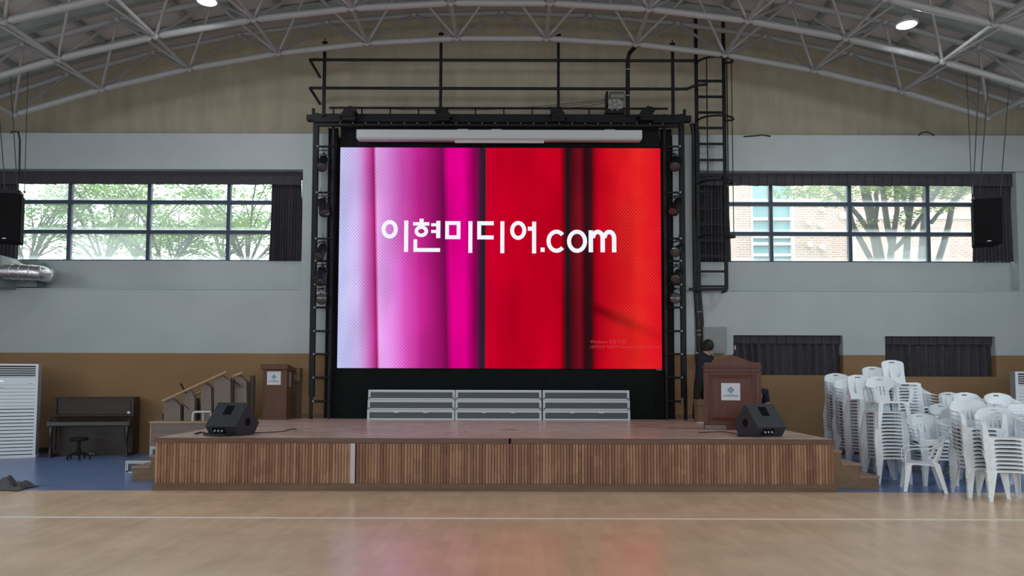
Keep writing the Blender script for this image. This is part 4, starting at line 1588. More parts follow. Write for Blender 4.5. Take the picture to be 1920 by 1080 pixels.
for (x, y, dy) in ((324, 747, 0), (386, 718, 0), (417, 703, 0), (449, 703, .12), (341, 757, 0), (434, 711, .1), (398, 742, .1)):
    qq = P(x, y, YP + dy - .02)
    MB().cyl(qq, qq + Vector((0, -.04, .03)), .022, n=8).build('rail_bracket', CHROME, rr_, True)
    MB().cyl(qq, qq + Vector((.18, .03, -.14)), .007, n=6).build('rail_rod', CABLE, rr_, True)
a, b = P(442, 718, YP + .10), P(455, 727.5, YP + .10)
pl_ = MB().box(a.x, b.x, YP + .108, YP + .119, b.z, a.z).build('access_plate', M('plate_brown', (.14, .10, .095), .5), rr_)
# wheelchair pictogram
cx, cz, y_ = (a.x + b.x) / 2, (a.z + b.z) / 2, YP + .106
MB().tube([Vector((cx + .022 * math.cos(q_), y_, cz - .012 + .022 * math.sin(q_))) for q_ in [math.radians(110 + i * 22) for i in range(12)]], .004, 5).cyl((cx - .008, y_, cz + .035), (cx - .008, y_ + .002, cz + .035), .008).tube([Vector((cx - .008, y_, cz + .026)), Vector((cx - .006, y_, cz - .003)), Vector((cx + .018, y_, cz - .003)), Vector((cx + .03, y_, cz - .03))], .004, 5).build('wheelchair_symbol', INK, pl_)
# black bent bar standing up behind the handrail
MB().tube([P(338.5, 719, YP + .3), P(340, 722, YP + .3), P(350, 739, YP + .3)], .016, 6).build('leaning_rod', BLACK, rr_, True)
MB().cyl(P(305.5, 775, YP), P(305.5, 790, YP), .012, n=6).build('rod_post', BLACK, rr_, True)
t = thing('tube_rail', 'short white bent tube rail standing on the landing behind the left monitor', 'rail', G(361, 790, ST))
Yq = G(361, 790.5, ST).y
MB().tube([P(361, 790, Yq), P(361.5, 778, Yq), P(363, 774, Yq), P(367, 772.3, Yq), P(395, 772.3, Yq)], .022, 8).build('rail_tube', M('white_tube', (.6, .61, .63), .3), t, True)
MB().cyl(P(381, 773, Yq), P(380.5, 790, Yq), .014, n=8).cyl(P(395, 773, Yq), P(395, 790, Yq), .014, n=8).build('rail_leg', M('white_tube2', (.55, .56, .58), .3), t, True)

# ================================================================== PIANO AND STOOL
PIA = M('dark_piano_wood', (.022, .013, .010), .3, col2=(.032, .019, .014), vscale=3, stretch=(1, 1, 5))
loc = G(163, 857, 0)
pia = thing('upright_piano', 'dark brown upright piano with closed lid against the brown wall', 'piano', (loc.x, 14.95, 0), math.radians(10))
PW = 1.46
H1 = 1.19
b_ = PW / 2
MB().box(-b_, b_, .22, .55, .10, H1 - .03).build('case', PIA, pia, local=True)
MB().box(-b_ - .02, b_ + .02, .20, .57, H1 - .03, H1).build('lid', PIA, pia, local=True, bevel=.006)
for s in (-1, 1):
    MB().box(s * b_ - .02, s * b_ + .02, .18, .57, 0, H1 - .03).build('side_panel', PIA, pia, local=True, bevel=.004)
    MB().prism([(s * (b_ + .01) - .03, -.10, .62), (s * (b_ + .01) - .03, .22, .62), (s * (b_ + .01) - .03, .22, .80), (s * (b_ + .01) - .03, .12, .80), (s * (b_ + .01) - .03, -.08, .72)], (.06, 0, 0)).build('key_cheek', PIA, pia, local=True, bevel=.006)
    x = s * (b_ - .02)
    MB().tube([(x, -.03, .62), (x, -.06, .52), (x, -.05, .36), (x, -.035, .2), (x, -.05, .08), (x, -.06, 0)], [.045, .05, .033, .026, .03, .04], 10).build('leg', PIA, pia, True, True)
    MB().box(x - .035, x + .035, -.09, .25, 0, .07).build('foot', PIA, pia, local=True, bevel=.008)
MB().prism([(-b_, -.09, .63), (-b_, .22, .63), (-b_, .22, .79), (-b_, .10, .79), (-b_, -.08, .70)], (PW, 0, 0)).build('key_lid', PIA, pia, local=True)
MB().box(-b_ + .05, b_ - .05, .20, .225, .84, H1 - .08).build('music_panel', PIA, pia, local=True, bevel=.006)
MB().box(-b_ + .02, b_ - .02, .17, .215, .80, .83).build('ledge', PIA, pia, local=True, bevel=.005)
MB().box(-b_ + .04, b_ - .04, .20, .23, .12, .60).build('knee_panel', PIA, pia, local=True)
MB().box(-b_, b_, .17, .57, 0, .12).build('bottom_board', PIA, pia, local=True)
for k in range(3):
    MB().tube([(-.06 + .06 * k, .18, .06), (-.06 + .06 * k, .09, .055), (-.06 + .06 * k, .03, .05)], [.008, .012, .016], 8).build('pedal', M('brass_pedal', (.55, .45, .25), .35, .9), pia, True, True)
MB().box(b_ - .10, b_ - .045, .185, .199, .85, .90).build('paper_tag', PAPER, pia, local=True)
loc = G(147, 861, 0)
t = thing('piano_stool', 'small round black stool on a star base before the piano', 'stool', loc)
MB().lathe([(.14, 0), (.16, .015), (.16, .05), (.12, .065), (.02, .068)], (0, 0, .36), n=20).build('seat', BLACK, t, True, True)
MB().lathe([(.04, .06), (.04, .2), (.028, .21), (.028, .36)], (0, 0, 0), n=12).build('pedestal', BLACK, t, True, True)
for k in range(5):
    a = k * 2 * PI / 5 + .3
    MB().tube([(0, 0, .12), (.10 * math.cos(a), .10 * math.sin(a), .12), (.2 * math.cos(a), .2 * math.sin(a), .07)], [.022, .018, .014], 8).cyl((.2 * math.cos(a), .2 * math.sin(a), .07), (.2 * math.cos(a), .2 * math.sin(a), 0), .018, n=8).build('leg', BLACK, t, True, True)

# ================================================================== FLOOR-STANDING AIR CONDITIONERS
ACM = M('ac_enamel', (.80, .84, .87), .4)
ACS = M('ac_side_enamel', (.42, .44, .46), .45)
ACD = M('ac_dark_slot', (.015, .02, .03), .6)


def aircon(corner, yaw, w_, h_, label, sgn):
    """corner: the front bottom corner nearest the picture's middle; sgn -1: body runs to its left"""
    t = thing('air_conditioner', label, 'air conditioner', corner, yaw)
    x0, x1 = (-w_, 0) if sgn < 0 else (0, w_)
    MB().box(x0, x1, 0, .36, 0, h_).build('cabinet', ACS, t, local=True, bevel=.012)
    MB().box(x0 - .006, x1 + .006, -.02, .37, 0, .06).build('base', ACM, t, local=True, bevel=.004)
    fx0, fx1 = x0 + .02, x1 - .045 if sgn < 0 else x1 - .02
    if sgn > 0:
        fx0, fx1 = x0 + .045, x1 - .02
    MB().box(x0, x1, -.012, .0, h_ - .035, h_).build('top_rim', ACM, t, local=True)
    for a, b in ((x0, fx0), (fx1, x1)):
        MB().box(a, b, -.015, 0, .06, h_).build('side_rim', ACM, t, local=True)
    MB().box(fx0, fx1, -.004, .001, h_ - .26, h_ - .035).build('outlet', ACD, t, local=True)
    for k in range(5):
        z = h_ - .075 - k * .043
        MB().obox(((fx0 + fx1) / 2, -.012, z), (fx1 - fx0, .03, .010), Matrix.Rotation(.5, 3, 'X')).build('louver', ACM, t, local=True)
    MB().box(fx0, fx1, -.014, 0, h_ - .42, h_ - .265).build('control_panel', ACM, t, local=True, bevel=.003)
    if sgn < 0:
        for k in range(3):
            MB().cyl((fx1 - .62 + .035 * k, -.016, h_ - .34), (fx1 - .62 + .035 * k, -.014, h_ - .34), .013, n=10).build('display_light', emit('display_glow%d' % k, (.85, .85, 1), 1.1), t, local=True)
        MB().box(fx1 - .13, fx1 - .05, -.0155, -.014, h_ - .395, h_ - .388).build('badge', M('badge_grey', (.2, .2, .22), .4), t, local=True)
        MB().box(fx1 - .58, fx1 - .51, -.0175, -.016, h_ - .468, h_ - .461).build('badge', M('badge_grey2', (.2, .2, .22), .4), t, local=True)
    n = 20
    zt, zb0 = h_ - .425, .065
    st = (zt - zb0) / n
    MB().box(fx0, fx1, -.003, .0, zb0, zt).build('intake', ACD, t, local=True)
    for k in range(n):
        z1 = zt - k * st
        gap = .004 if k < 6 else .014
        MB().prism([(fx0, -.004, z1 - st + gap), (fx0, -.016, z1 - st + gap + .004), (fx0, -.012, z1), (fx0, -.002, z1)], (fx1 - fx0, 0, 0)).build('grille_slat', ACM, t, local=True)
    return t


aircon(G(66, 858, 0), math.radians(23), .95, 1.86, 'tall pale grey floor-standing air conditioner beside the piano', -1)
cr_ = P(1905, 760, 14.3)
aircon(Vector((cr_.x, 14.3, 0)), math.radians(-20), .9, 1.76, 'pale floor-standing air conditioner at the right edge behind the chairs', 1)

# ================================================================== HANGING SPEAKERS
def hang_speaker(xa, xb, yt, yb_, Y, yaw, cables, label):
    a, b = P(xa, yb_, Y), P(xb, yt, Y)
    t = thing('hanging_speaker', label, 'speaker', ((a.x + b.x) / 2, Y, a.z))
    w_ = (b.x - a.x) / 2
    h_ = b.z - a.z
    R = Matrix.Rotation(yaw, 3, 'Z')
    MB().prism([R @ Vector(p) for p in ((-w_, 0, 0), (w_, 0, 0), (w_ * .75, .42, 0), (-w_ * .75, .42, 0))], (0, 0, h_)).build('cabinet', BLACKM, t, local=True, bevel=.01)
    MB().prism([R @ Vector(p) for p in ((-w_ + .012, -.012, .012), (w_ - .012, -.012, .012), (w_ - .012, 0, .012), (-w_ + .012, 0, .012))], (0, 0, h_ - .024)).build('grille', GRL, t, local=True)
    MB().prism([R @ Vector(p) for p in ((-w_ * .9, 0, h_), (w_ * .9, 0, h_), (w_ * .7, .38, h_), (-w_ * .7, .38, h_))], (0, 0, .07)).build('flying_frame', BLACK, t, local=True)
    MB().obox(R @ Vector((0, -.014, .05)), (.06, .006, .015), R).build('badge', ALU, t, local=True)
    for (x0, y0, x1, y1) in cables:
        p0 = P(x0, y0, Y + .2)
        p0.z = b.z + .06
        ztop = zb_apex - RB + math.sqrt(RB ** 2 - (p0.x - AX) ** 2)
        MB().tube([p0, Vector((p0.x + (x1 - x0) * .004, BY[1], ztop))], .009, 6).build('suspension_cable', CABLE, t, True)
    return t


hang_speaker(-18, 37, 362, 452, 13.4, math.radians(18), ((33, 360, 41, 170), (10, 362, 14, 160)), 'black loudspeaker hanging in front of the left upper window')
hang_speaker(1831, 1875, 372, 457, 13.4, math.radians(-18), ((1836, 372, 1838, 170), (1875, 372, 1873, 190), (1824, 372, 1812, 132)), 'black loudspeaker hanging in front of the right upper window')
for (x0, y0, x1, y1, who) in ((53, 118, 46, 360, 'left'), (1812, 130, 1823, 375, 'right')):
    pts = [P(x0 + (x1 - x0) * k / 12, y0 + (y1 - y0) * k / 12, 13.25) for k in range(13)]
    t = thing('pull_chain', 'thin dark pull chain hanging beside the %s loudspeaker' % who, 'chain', pts[-1])
    MB().tube(pts, .007, 5).build('chain', CABLE, t, True)
    MB().lathe([(.012, -.02), (.022, 0), (.012, .02)], pts[-1], (0, 0, 1), 8).build('pull', CABLE, t, True)

# ================================================================== DUCT AND WALL UNIT (left edge)
t = thing('ventilation_duct', 'shiny silver round duct with elbow below the left upper window', 'duct', P(55, 512, 15.3))
SIL = M('foil_duct', (.62, .60, .62), .28, .9, bump=.3, bscale=30)
R_ = .155
cpts = [P(8, 510, 15.2), P(25, 510, 15.2), P(42, 510.5, 15.2), P(60, 511, 15.2), P(74, 512, 15.22), P(84, 514, 15.32), P(89, 516, 15.5), P(89, 517, 15.99)]
MB().tube(cpts, [R_, R_, R_, R_, R_ * 1.0, R_, R_, R_], 18).build('duct_tube', SIL, t, True)
for k in (1, 2, 3, 4, 5):
    p = cpts[k]
    d = (cpts[k + 1] - cpts[k - 1]).normalized()
    MB().lathe([(R_, -.012), (R_ + .012, 0), (R_, .012)], p, d, 18).build('duct_band', SIL, t, True)
a, b = P(-30, 539, 15.35), P(9, 480, 15.35)
t = thing('ventilation_unit', 'grey-green ventilation box on the wall at the left edge', 'ventilation unit', ((a.x + b.x) / 2, 15.3, a.z))
UNI = M('unit_grey_green', (.20, .24, .24), .5, var=.1)
MB().box(a.x, b.x, 15.05, 15.98, a.z, b.z).build('box', UNI, t, bevel=.01)
MB().box(a.x + .1, b.x - .08, 15.035, 15.05, a.z + .2, b.z - .15).build('access_panel', ACD, t)
c0, c1 = P(9, 487, 15.6), P(64, 496, 15.6)
MB().box(b.x, c1.x, 15.7, 15.98, P(30, 538, 15.7).z, P(30, 488, 15.7).z).build('side_plenum', UNI, t, bevel=.006)
MB().prism([(b.x, 15.2, b.z - .02), (P(33, 490, 15.3).x, 15.2, P(33, 495, 15.3).z), (P(33, 490, 15.3).x, 15.2, P(33, 500, 15.3).z), (b.x, 15.2, P(0, 500, 15.3).z)], (0, .6, 0)).build('sloping_cover', M('unit_pale', (.40, .44, .43), .5), t)

# loose dark cables on the ledges of the white wall
for k, (pts, lab) in enumerate((([(1395, 256), (1412, 255), (1430, 253), (1445, 255.5)], 'loose black cable lying on the top wall ledge near the ladder'),
                                ([(1722, 254), (1728, 249), (1738, 247), (1748, 252), (1752, 254)], 'small loop of black cable on the top wall ledge at the right'),
                                ([(20, 250), (24, 246.5), (34, 247), (37, 262), (36, 330)], 'black cable loop drooping over the top wall ledge at the left'),
                                ([(573, 262), (570, 270), (574, 284), (571, 293)], 'thin frayed black wire on the white wall beside the left tower'))):
    w_ = [P(x, y, YW - .02) for x, y in pts]
    o = MB().tube(w_, .014 if k < 3 else .006, 6).build('loose_cable', CABLE, smooth=True)
    tag(o, lab, 'cable')

# cardboard boxes behind the lectern
CARD = M('cardboard', (.20, .13, .075), .8)
for (a, b, y0, y1, Y, lab) in ((1309, 1326, 750, 784, 14.5, 'brown cardboard box on the stage behind the mahogany lectern'),):
    p, q = P(a, y1, Y), P(b, y0, Y)
    t = thing('cardboard_box', lab, 'box', ((p.x + q.x) / 2, Y, ST))
    MB().box(p.x, q.x + .25, Y, Y + .3, ST, q.z).build('carton', CARD, t, bevel=.004)
    MB().box(p.x - .01, q.x + .26, Y - .01, Y + .31, q.z - .10, q.z + .004).build('carton_lid', CARD, t, bevel=.004)
q = G(1316, 792, ST)
tag(MB().box(q.x - .10, q.x + .10, q.y - .06, q.y + .06, ST, ST + .012).build('paper_sheet', PAPER), 'small white sheet lying on the stage boards beside the mahogany lectern', 'paper')

# crumpled cloth on the blue floor, far left
rn = random.Random(12)
loc = G(5, 916, 0)
CLO = M('grey_cloth', (.085, .085, .095), .9, var=.2, vscale=10)


def cloth_fn(u, v):
    x, y = (u - .5) * .75, (v - .5) * .5
    e = max(0, 1 - (2 * abs(u - .5)) ** 3) * max(0, 1 - (2 * abs(v - .5)) ** 3)
    z = .012 + e * (.07 + .05 * math.sin(19 * u + 6 * v) + .045 * math.sin(15 * v - 9 * u + 1) + .03 * math.sin(31 * u * v + 2))
    return (loc.x + x + .03 * math.sin(9 * v), loc.y + y + .03 * math.sin(11 * u), max(.006, z))


tag(MB().sheet(cloth_fn, 26, 20, None, .006).build('crumpled_cloth', CLO, smooth=True), 'crumpled grey cloth lying on the blue floor at the left edge', 'cloth')

# ================================================================== WHITE PLASTIC CHAIRS
PLAS = M('white_plastic', (.83, .89, .94), .32, rnd=.25, var=.05, vscale=.5)


def strip(mb, pts, wdirs, width, thick):
    """bent flat ribbon along pts; wdirs: the ribbon's width direction at every point"""
    n = len(pts)
    P_ = [Vector(p) for p in pts]
    W_ = [Vector(w).normalized() for w in wdirs]
    ws = width if isinstance(width, (list, tuple)) else [width] * n

    def fn(u, v):
        k = min(int(u * (n - 1) + 1e-6), n - 2)
        f = u * (n - 1) - k
        p = P_[k].lerp(P_[k + 1], f)
        w = W_[k].lerp(W_[k + 1], f)
        ww = ws[k] * (1 - f) + ws[k + 1] * f
        return p + w * (v - .5) * ww
    return mb.sheet(fn, (n - 1) * 2, 2, None, thick)


def chair_meshes(kind):
    """monobloc chair facing -Y, feet on z=0. kind 'arm', 'side' (no arms), 'low' (low slotted back)"""
    out = []
    hs = .42                                             # seat height
    # seat: dished, with a rolled front lip
    def seat(u, v):
        x = (u - .5) * (.45 - .05 * v)
        y = -.23 + .43 * v
        z = hs - .012 * math.sin(PI * u) * math.sin(PI * v) - .02 * v
        if v < .12:
            z -= .022 * (1 - v / .12) ** 2
        if u < .08 or u > .92:
            z -= .012
        return (x, y, z)
    out.append(('seat', MB().sheet(seat, 12, 12, None, .012)))
    # arched aprons front and sides
    ap = MB()
    def apron(u, v):
        a = 2 * u - 1
        drop = .016 + .075 * abs(a) ** 5
        return ((u - .5) * .46, -.236 - .006 * (1 - v), hs - .018 - drop * (1 - v))
    ap.sheet(apron, 16, 3, None, .008)
    for s in (-1, 1):
        def side(u, v, s=s):
            a = 2 * u - 1
            drop = .012 + .07 * abs(a) ** 5
            return (s * (.228 - .025 * u), -.23 + .43 * u, hs - .018 - .015 * u - drop * (1 - v))
        ap.sheet(side, 10, 2, None, .008)
    out.append(('apron', ap))
    # legs: open L sections, splayed
    for (sx_, sy_) in ((-1, -1), (1, -1), (-1, 1), (1, 1)):
        tx, ty = sx_ * .222, -.225 if sy_ < 0 else .195
        bx_, by = sx_ * .262, -.268 if sy_ < 0 else .285
        lg = MB()
        h1 = hs - .012
        wt, wb = .075, .042
        def outer(u, v, tx=tx, ty=ty, bx_=bx_, by=by, sx_=sx_, sy_=sy_):      # plate facing front or rear
            w = wb + (wt - wb) * v
            return (bx_ + (tx - bx_) * v - sx_ * w * u, by + (ty - by) * v, h1 * v)
        def flank(u, v, tx=tx, ty=ty, bx_=bx_, by=by, sx_=sx_, sy_=sy_):      # plate facing sideways
            w = wb + (wt - wb) * v
            return (bx_ + (tx - bx_) * v, by + (ty - by) * v - sy_ * w * u, h1 * v)
        lg.sheet(outer, 2, 5, None, .009)
        lg.sheet(flank, 2, 5, None, .009)
        q = (bx_, by)
        lg.box(min(q[0], q[0] - sx_ * .042), max(q[0], q[0] - sx_ * .042), min(q[1], q[1] - sy_ * .042), max(q[1], q[1] - sy_ * .042), 0, .008)
        out.append(('leg', lg))
    # back
    zt = {'arm': .80, 'side': .82, 'low': .70}[kind]
    def hw(z):
        f = (z - hs) / (zt - hs)
        if kind == 'side':
            w = .185 + .02 * f
            e = max(0, (f - .78) / .22)
            return w * (1 - e ** 2.6) ** .5 * .72 + w * .28 * (1 - e ** 8) if e < 1 else .09
        if kind == 'low':
            w = .15 + .06 * min(1, f * 3)
            e = max(0, (f - .7) / .3)
            return w * (1 - .35 * e ** 2.5)
        flare = 1 / (1 + math.exp(-(f - .52) * 22))
        w = .125 + .115 * flare
        e = max(0, (f - .58) / .42)
        return w * (max(0, 1 - e ** 2.3)) ** .5 * .62 + w * .38 * (1 - e ** 6) + .03 * e
    def back(u, v):
        z = hs - .015 + (zt - hs + .015) * v
        w = max(.05, hw(z))
        a = 2 * u - 1
        x = a * w
        y = .185 + .11 * v + .02 * math.sin(PI * v) - .045 * (abs(x) / .24) ** 2
        return (x, y, z)
    def mask(u, v):
        z = hs - .015 + (zt - hs + .015) * v
        w = max(.05, hw(z))
        x = (2 * u - 1) * w
        if kind != 'low' and abs(x) < .05 and zt - .065 < z < zt - .035:
            return True
        if kind == 'arm' and .50 < z < .64 and abs(abs(x) - .055) < .008:
            return True
        if kind == 'arm' and .50 < z < .64 and abs(x) < .008:
            return True
        if kind == 'side' and .50 < z < .73:
            e = (z - .615) / .115
            if .055 < abs(x) < .055 + .085 * math.sqrt(max(0, 1 - e * e)):
                return True
        if kind == 'low' and .50 < z < .66 and abs(x) < .12:
            return int((z - .50) / .02) % 2 == 0
        return False
    out.append(('backrest', MB().sheet(back, 36, 34, mask, .013)))
    if kind in ('arm', 'low'):
        zs = .665 if kind == 'arm' else .60
        for s in (-1, 1):
            pts = [(s * .205, .255, zs + .03), (s * .245, .19, zs), (s * .268, .09, zs - .035), (s * .275, -.03, zs - .045), (s * .275, -.14, zs - .045),
                   (s * .272, -.20, zs - .06), (s * .265, -.235, zs - .11), (s * .25, -.24, hs + .04), (s * .235, -.235, hs - .03)]
            wd = [(0, 0, 1), (s * .6, 0, .8), (s, 0, .25), (s, 0, 0), (s, 0, 0), (s, -.1, 0), (s, 0, 0), (s, 0, .05), (s, 0, 0)]
            wi = [.09, .06, .05, .055, .058, .058, .055, .055, .06]
            am = MB()
            strip(am, pts, wd, wi, .012)
            # strut from the back down to the rear leg, closing the arm loop
            strip(am, [(s * .235, .215, zs), (s * .215, .17, .53), (s * .20, .12, .44), (s * .205, .17, .40)], [(0, 1, 0)] * 4, [.05, .04, .05, .07], .011)
            out.append(('armrest', am))
    res = []
    for nme, mb in out:
        me = mb.mesh(nme, True)
        me.materials.append(PLAS)
        res.append((nme, me))
    return res


CH = {k: chair_meshes(k) for k in ('arm', 'side', 'low')}


def chair(kind, loc, rz, label, group, tilt=(0, 0)):
    t = thing('plastic_chair', label, 'chair', loc, rz, group)
    t.rotation_euler = (tilt[0], tilt[1], rz)
    for nme, me in CH[kind]:
        inst(nme, me, t)
    return t


NUM = ['first', 'second', 'third', 'fourth', 'fifth', 'sixth', 'seventh', 'eighth', 'ninth', 'tenth', 'eleventh', 'twelfth', 'thirteenth', 'fourteenth', 'fifteenth',
       'sixteenth', 'seventeenth', 'eighteenth', 'nineteenth', 'twentieth', 'twenty-first', 'twenty-second', 'twenty-third']
PITCHC = .054
stacks = [  # kind, px of the top chair's handle, Y of the front legs, height in chairs, turn, description
    ('arm', 1570, 13.75, 18, 0, 'leftmost chair stack by the stage steps'),
    ('arm', 1588, 13.05, 16, 0, 'second chair stack from the left'),
    ('side', 1611, 12.35, 17, 1, 'armless chair stack just behind the stage steps'),
    ('side', 1639, 13.55, 20, 0, 'half-hidden back stack left of the tallest'),
    ('side', 1677, 12.75, 22, 0, 'tallest chair stack'),
    ('side', 1643, 11.40, 14, -2, 'stack carrying one odd chair on top'),
    ('arm', 1709, 13.2, 14, 8, 'back stack right of the tallest'),
    ('side', 1779, 13.6, 11, 0, 'low stack farthest back in the middle'),
    ('arm', 1764, 12.5, 8, 0, 'middle stack behind the low-backed chairs'),
    ('arm', 1786, 12.0, 7, 0, 'second middle stack behind the low-backed chairs'),
    ('arm', 1723, 11.25, 6, 0, 'stack behind the single chair'),
    ('low', 1779, 11.55, 6, 0, 'low-backed chair stack'),
    ('arm', 1810, 11.75, 12, 4, 'stack behind the tall front stack'),
    ('arm', 1870, 11.45, 12, 4, 'stack under the right air conditioner'),
    ('low', 1912, 10.75, 11, 2, 'stack cut by the right edge'),
    ('arm', 1813, 10.12, 11, -8, 'tall front stack left of the frontmost'),
    ('arm', 1864, 9.80, 9, -17, 'frontmost chair stack at the right'),
]
rn = random.Random(5)
for (kind, px, Y, n, turn, desc) in stacks:
    th = math.radians(turn)
    base = P(px, 705, Y + .26 + .28 * math.cos(th))
    base.x += .28 * math.sin(th)
    for k in range(n):
        lab = ('white plastic chair on top of the ' + desc) if k == n - 1 else ('white chair, %s from bottom of the %s' % (NUM[k], desc)) if k else 'white chair at the bottom of the ' + desc
        chair(kind, Vector((base.x + rn.uniform(-.003, .003), Y + .26 + k * .004, k * PITCHC)), math.radians(turn + rn.uniform(-.5, .5)), lab, 'chairs of the ' + desc)
b = P(1646, 705, 11.94)
chair('arm', Vector((b.x, 11.66, 13 * PITCHC + .155)), math.radians(-4), 'single white armchair perched askew on top of a chair stack', 'single white armchairs')
lc = G(1733, 920, 0)
chair('arm', Vector((lc.x, 10.85, 0)), math.radians(-112), 'single white armchair standing alone and sideways before the stacks', 'single white armchairs')

# ================================================================== PEOPLE
SKIN = M('skin', (.42, .26, .19), .55)
NAVY = M('navy_shirt', (.008, .010, .024), .85, var=.2, vscale=6)
TROU = M('black_trousers', (.006, .006, .007), .85)
HAIR = M('black_hair', (.008, .007, .007), .6, bump=.4, bscale=120)
SHOE = M('dark_shoe', (.012, .013, .016), .5)


def figure(name, label, joints, bones, regions, mats, root, origin):
    """one continuous skinned body; joints {n: (pos, radius)}; regions: per-bone material slot"""
    names = list(joints)
    me = bpy.data.meshes.new('body')
    me.from_pydata([tuple(Vector(joints[n][0]) - Vector(origin)) for n in names], [(names.index(a), names.index(b)) for a, b in bones], [])
    ob = bpy.data.objects.new('tmp', me)
    COL.objects.link(ob)
    md = ob.modifiers.new('skin', 'SKIN')
    md.use_smooth_shade = True
    for i, n in enumerate(names):
        r = joints[n][1]
        sv = me.skin_vertices[0].data[i]
        sv.radius = (r, r) if isinstance(r, (int, float)) else r
        sv.use_root = (n == root)
    s = ob.modifiers.new('sub', 'SUBSURF')
    s.levels = s.render_levels = 2
    dg = bpy.context.evaluated_depsgraph_get()
    dg.update()
    body = bpy.data.meshes.new_from_object(ob.evaluated_get(dg))
    bpy.data.objects.remove(ob)
    body.materials.clear()
    for m in mats:
        body.materials.append(m)
    segs = [(Vector(joints[a][0]) - Vector(origin), Vector(joints[b][0]) - Vector(origin), regions[(a, b)]) for a, b in bones]
    for f in body.polygons:
        f.use_smooth = True
        best, bi = 1e9, 0
        for p, q, sl in segs:
            d = q - p
            u = max(0, min(1, (f.center - p).dot(d) / max(1e-9, d.length_squared)))
            L = (f.center - p - d * u).length
            if L < best:
                best, bi = L, sl
        f.material_index = bi
    t = thing(name, label, 'person', origin)
    o = bpy.data.objects.new('body', body)
    COL.objects.link(o)
    o.parent = t
    return t


# standing person at the electric cabinet, seen from behind, one arm raised to the latch
YP1 = 15.05
def J(x, y, dy=0.0):
    return P(x, y, YP1 + dy)
org = Vector((J(1306, 785).x, YP1, ST))
zf_ = ST
fl = J(1301.5, 780)
fl.z = ST + .07
fr_ = J(1318, 780, .12)
fr_.z = ST + .07
jt = {
    'pelvis': (J(1315, 714), .135), 'waist': (J(1317, 698), .13), 'chest': (J(1319, 679), (.165, .13)), 'neckb': (J(1322, 664), .075), 'neck': (J(1325, 659, .02), .052),
    'head': (J(1329, 650, .04), .095), 'crown': (J(1330, 643.5, .05), .075),
    'shl': (J(1309, 669), .07), 'ell': (J(1311, 688, .12), .05), 'wrl': (J(1322, 681, .34), .036), 'hal': (J(1326, 678, .42), .03),
    'shr': (J(1331, 669, .06), .07), 'elr': (J(1335, 672, .28), .052), 'wrr': (J(1327, 650, .42), .036), 'har': (J(1324, 641, .47), .032),
    'hipl': (J(1309.5, 720), .098), 'knl': (J(1305.5, 751, -.03), .068), 'anl': (fl, .046), 'tol': (fl + Vector((.0, -.15, -.035)), .036),
    'hipr': (J(1320, 720, .04), .098), 'knr': (J(1320, 751, .05), .066), 'anr': (fr_, .046), 'tor': (fr_ + Vector((.05, .14, -.035)), .036),
}
for k in range(4):   # fingers of the raised hand around the latch, and the hanging hand
    jt['fr%d' % k] = (jt['har'][0] + Vector((-.024 + .016 * k, .035, .035)), .0095)
    jt['fr%db' % k] = (jt['har'][0] + Vector((-.026 + .017 * k, .062, .028 - .006 * k)), .008)
    jt['fl%d' % k] = (jt['hal'][0] + Vector((-.02 + .014 * k, .01, -.045)), .0095)
    jt['fl%db' % k] = (jt['hal'][0] + Vector((-.016 + .012 * k, .03, -.078 + .004 * k)), .008)
jt['thr'] = (jt['har'][0] + Vector((.034, .02, -.005)), .0105)
jt['thrb'] = (jt['har'][0] + Vector((.03, .05, .01)), .009)
jt['thl'] = (jt['hal'][0] + Vector((-.032, .02, -.01)), .0105)
jt['thlb'] = (jt['hal'][0] + Vector((-.035, .035, -.04)), .009)
bn = [('pelvis', 'waist'), ('waist', 'chest'), ('chest', 'neckb'), ('neckb', 'neck'), ('neck', 'head'), ('head', 'crown'), ('chest', 'shl'), ('shl', 'ell'), ('ell', 'wrl'), ('wrl', 'hal'),
      ('chest', 'shr'), ('shr', 'elr'), ('elr', 'wrr'), ('wrr', 'har'), ('pelvis', 'hipl'), ('hipl', 'knl'), ('knl', 'anl'), ('anl', 'tol'), ('pelvis', 'hipr'), ('hipr', 'knr'), ('knr', 'anr'), ('anr', 'tor')]
bn += [('har', 'fr%d' % k) for k in range(4)] + [('fr%d' % k, 'fr%db' % k) for k in range(4)] + [('hal', 'fl%d' % k) for k in range(4)] + [('fl%d' % k, 'fl%db' % k) for k in range(4)]
bn += [('har', 'thr'), ('thr', 'thrb'), ('hal', 'thl'), ('thl', 'thlb')]
reg = {}
for a, b in bn:
    reg[(a, b)] = 0
    if b in ('waist', 'chest', 'neckb', 'shl', 'ell', 'shr', 'elr'):
        reg[(a, b)] = 1
    if b in ('hipl', 'knl', 'anl', 'hipr', 'knr', 'anr'):
        reg[(a, b)] = 2
    if b in ('tol', 'tor'):
        reg[(a, b)] = 3
reg[('elr', 'wrr')] = 0
per = figure('person', 'person in navy shirt and black trousers reaching up to the electric cabinet', jt, bn, reg, [SKIN, NAVY, TROU, SHOE], 'pelvis', org)
hd = jt['head'][0] - org
RH = Matrix.Rotation(-.5, 3, 'Z')
MB().ell(hd + Vector((-.015, -.02, .03)), (.115, .118, .125), 16, 12).ell(hd + Vector((-.06, -.03, -.03)), (.07, .08, .09), 12, 8).build('hair', HAIR, per, True, True)
MB().ell(hd + Vector((.085, .02, -.015)), (.018, .022, .032), 10, 8).build('ear', SKIN, per, True, True)
face = hd + RH @ Vector((.05, .085, -.03))
MB().ell(face + Vector((.02, .03, 0)), (.018, .022, .024), 8, 6).build('nose', SKIN, per, True, True)
for s in (-1, 1):
    MB().ell(face + RH @ Vector((s * .032, .008, .035)), (.013, .009, .008), 8, 6).build('eye', M('eye_dark', (.03, .025, .02), .3), per, True, True)
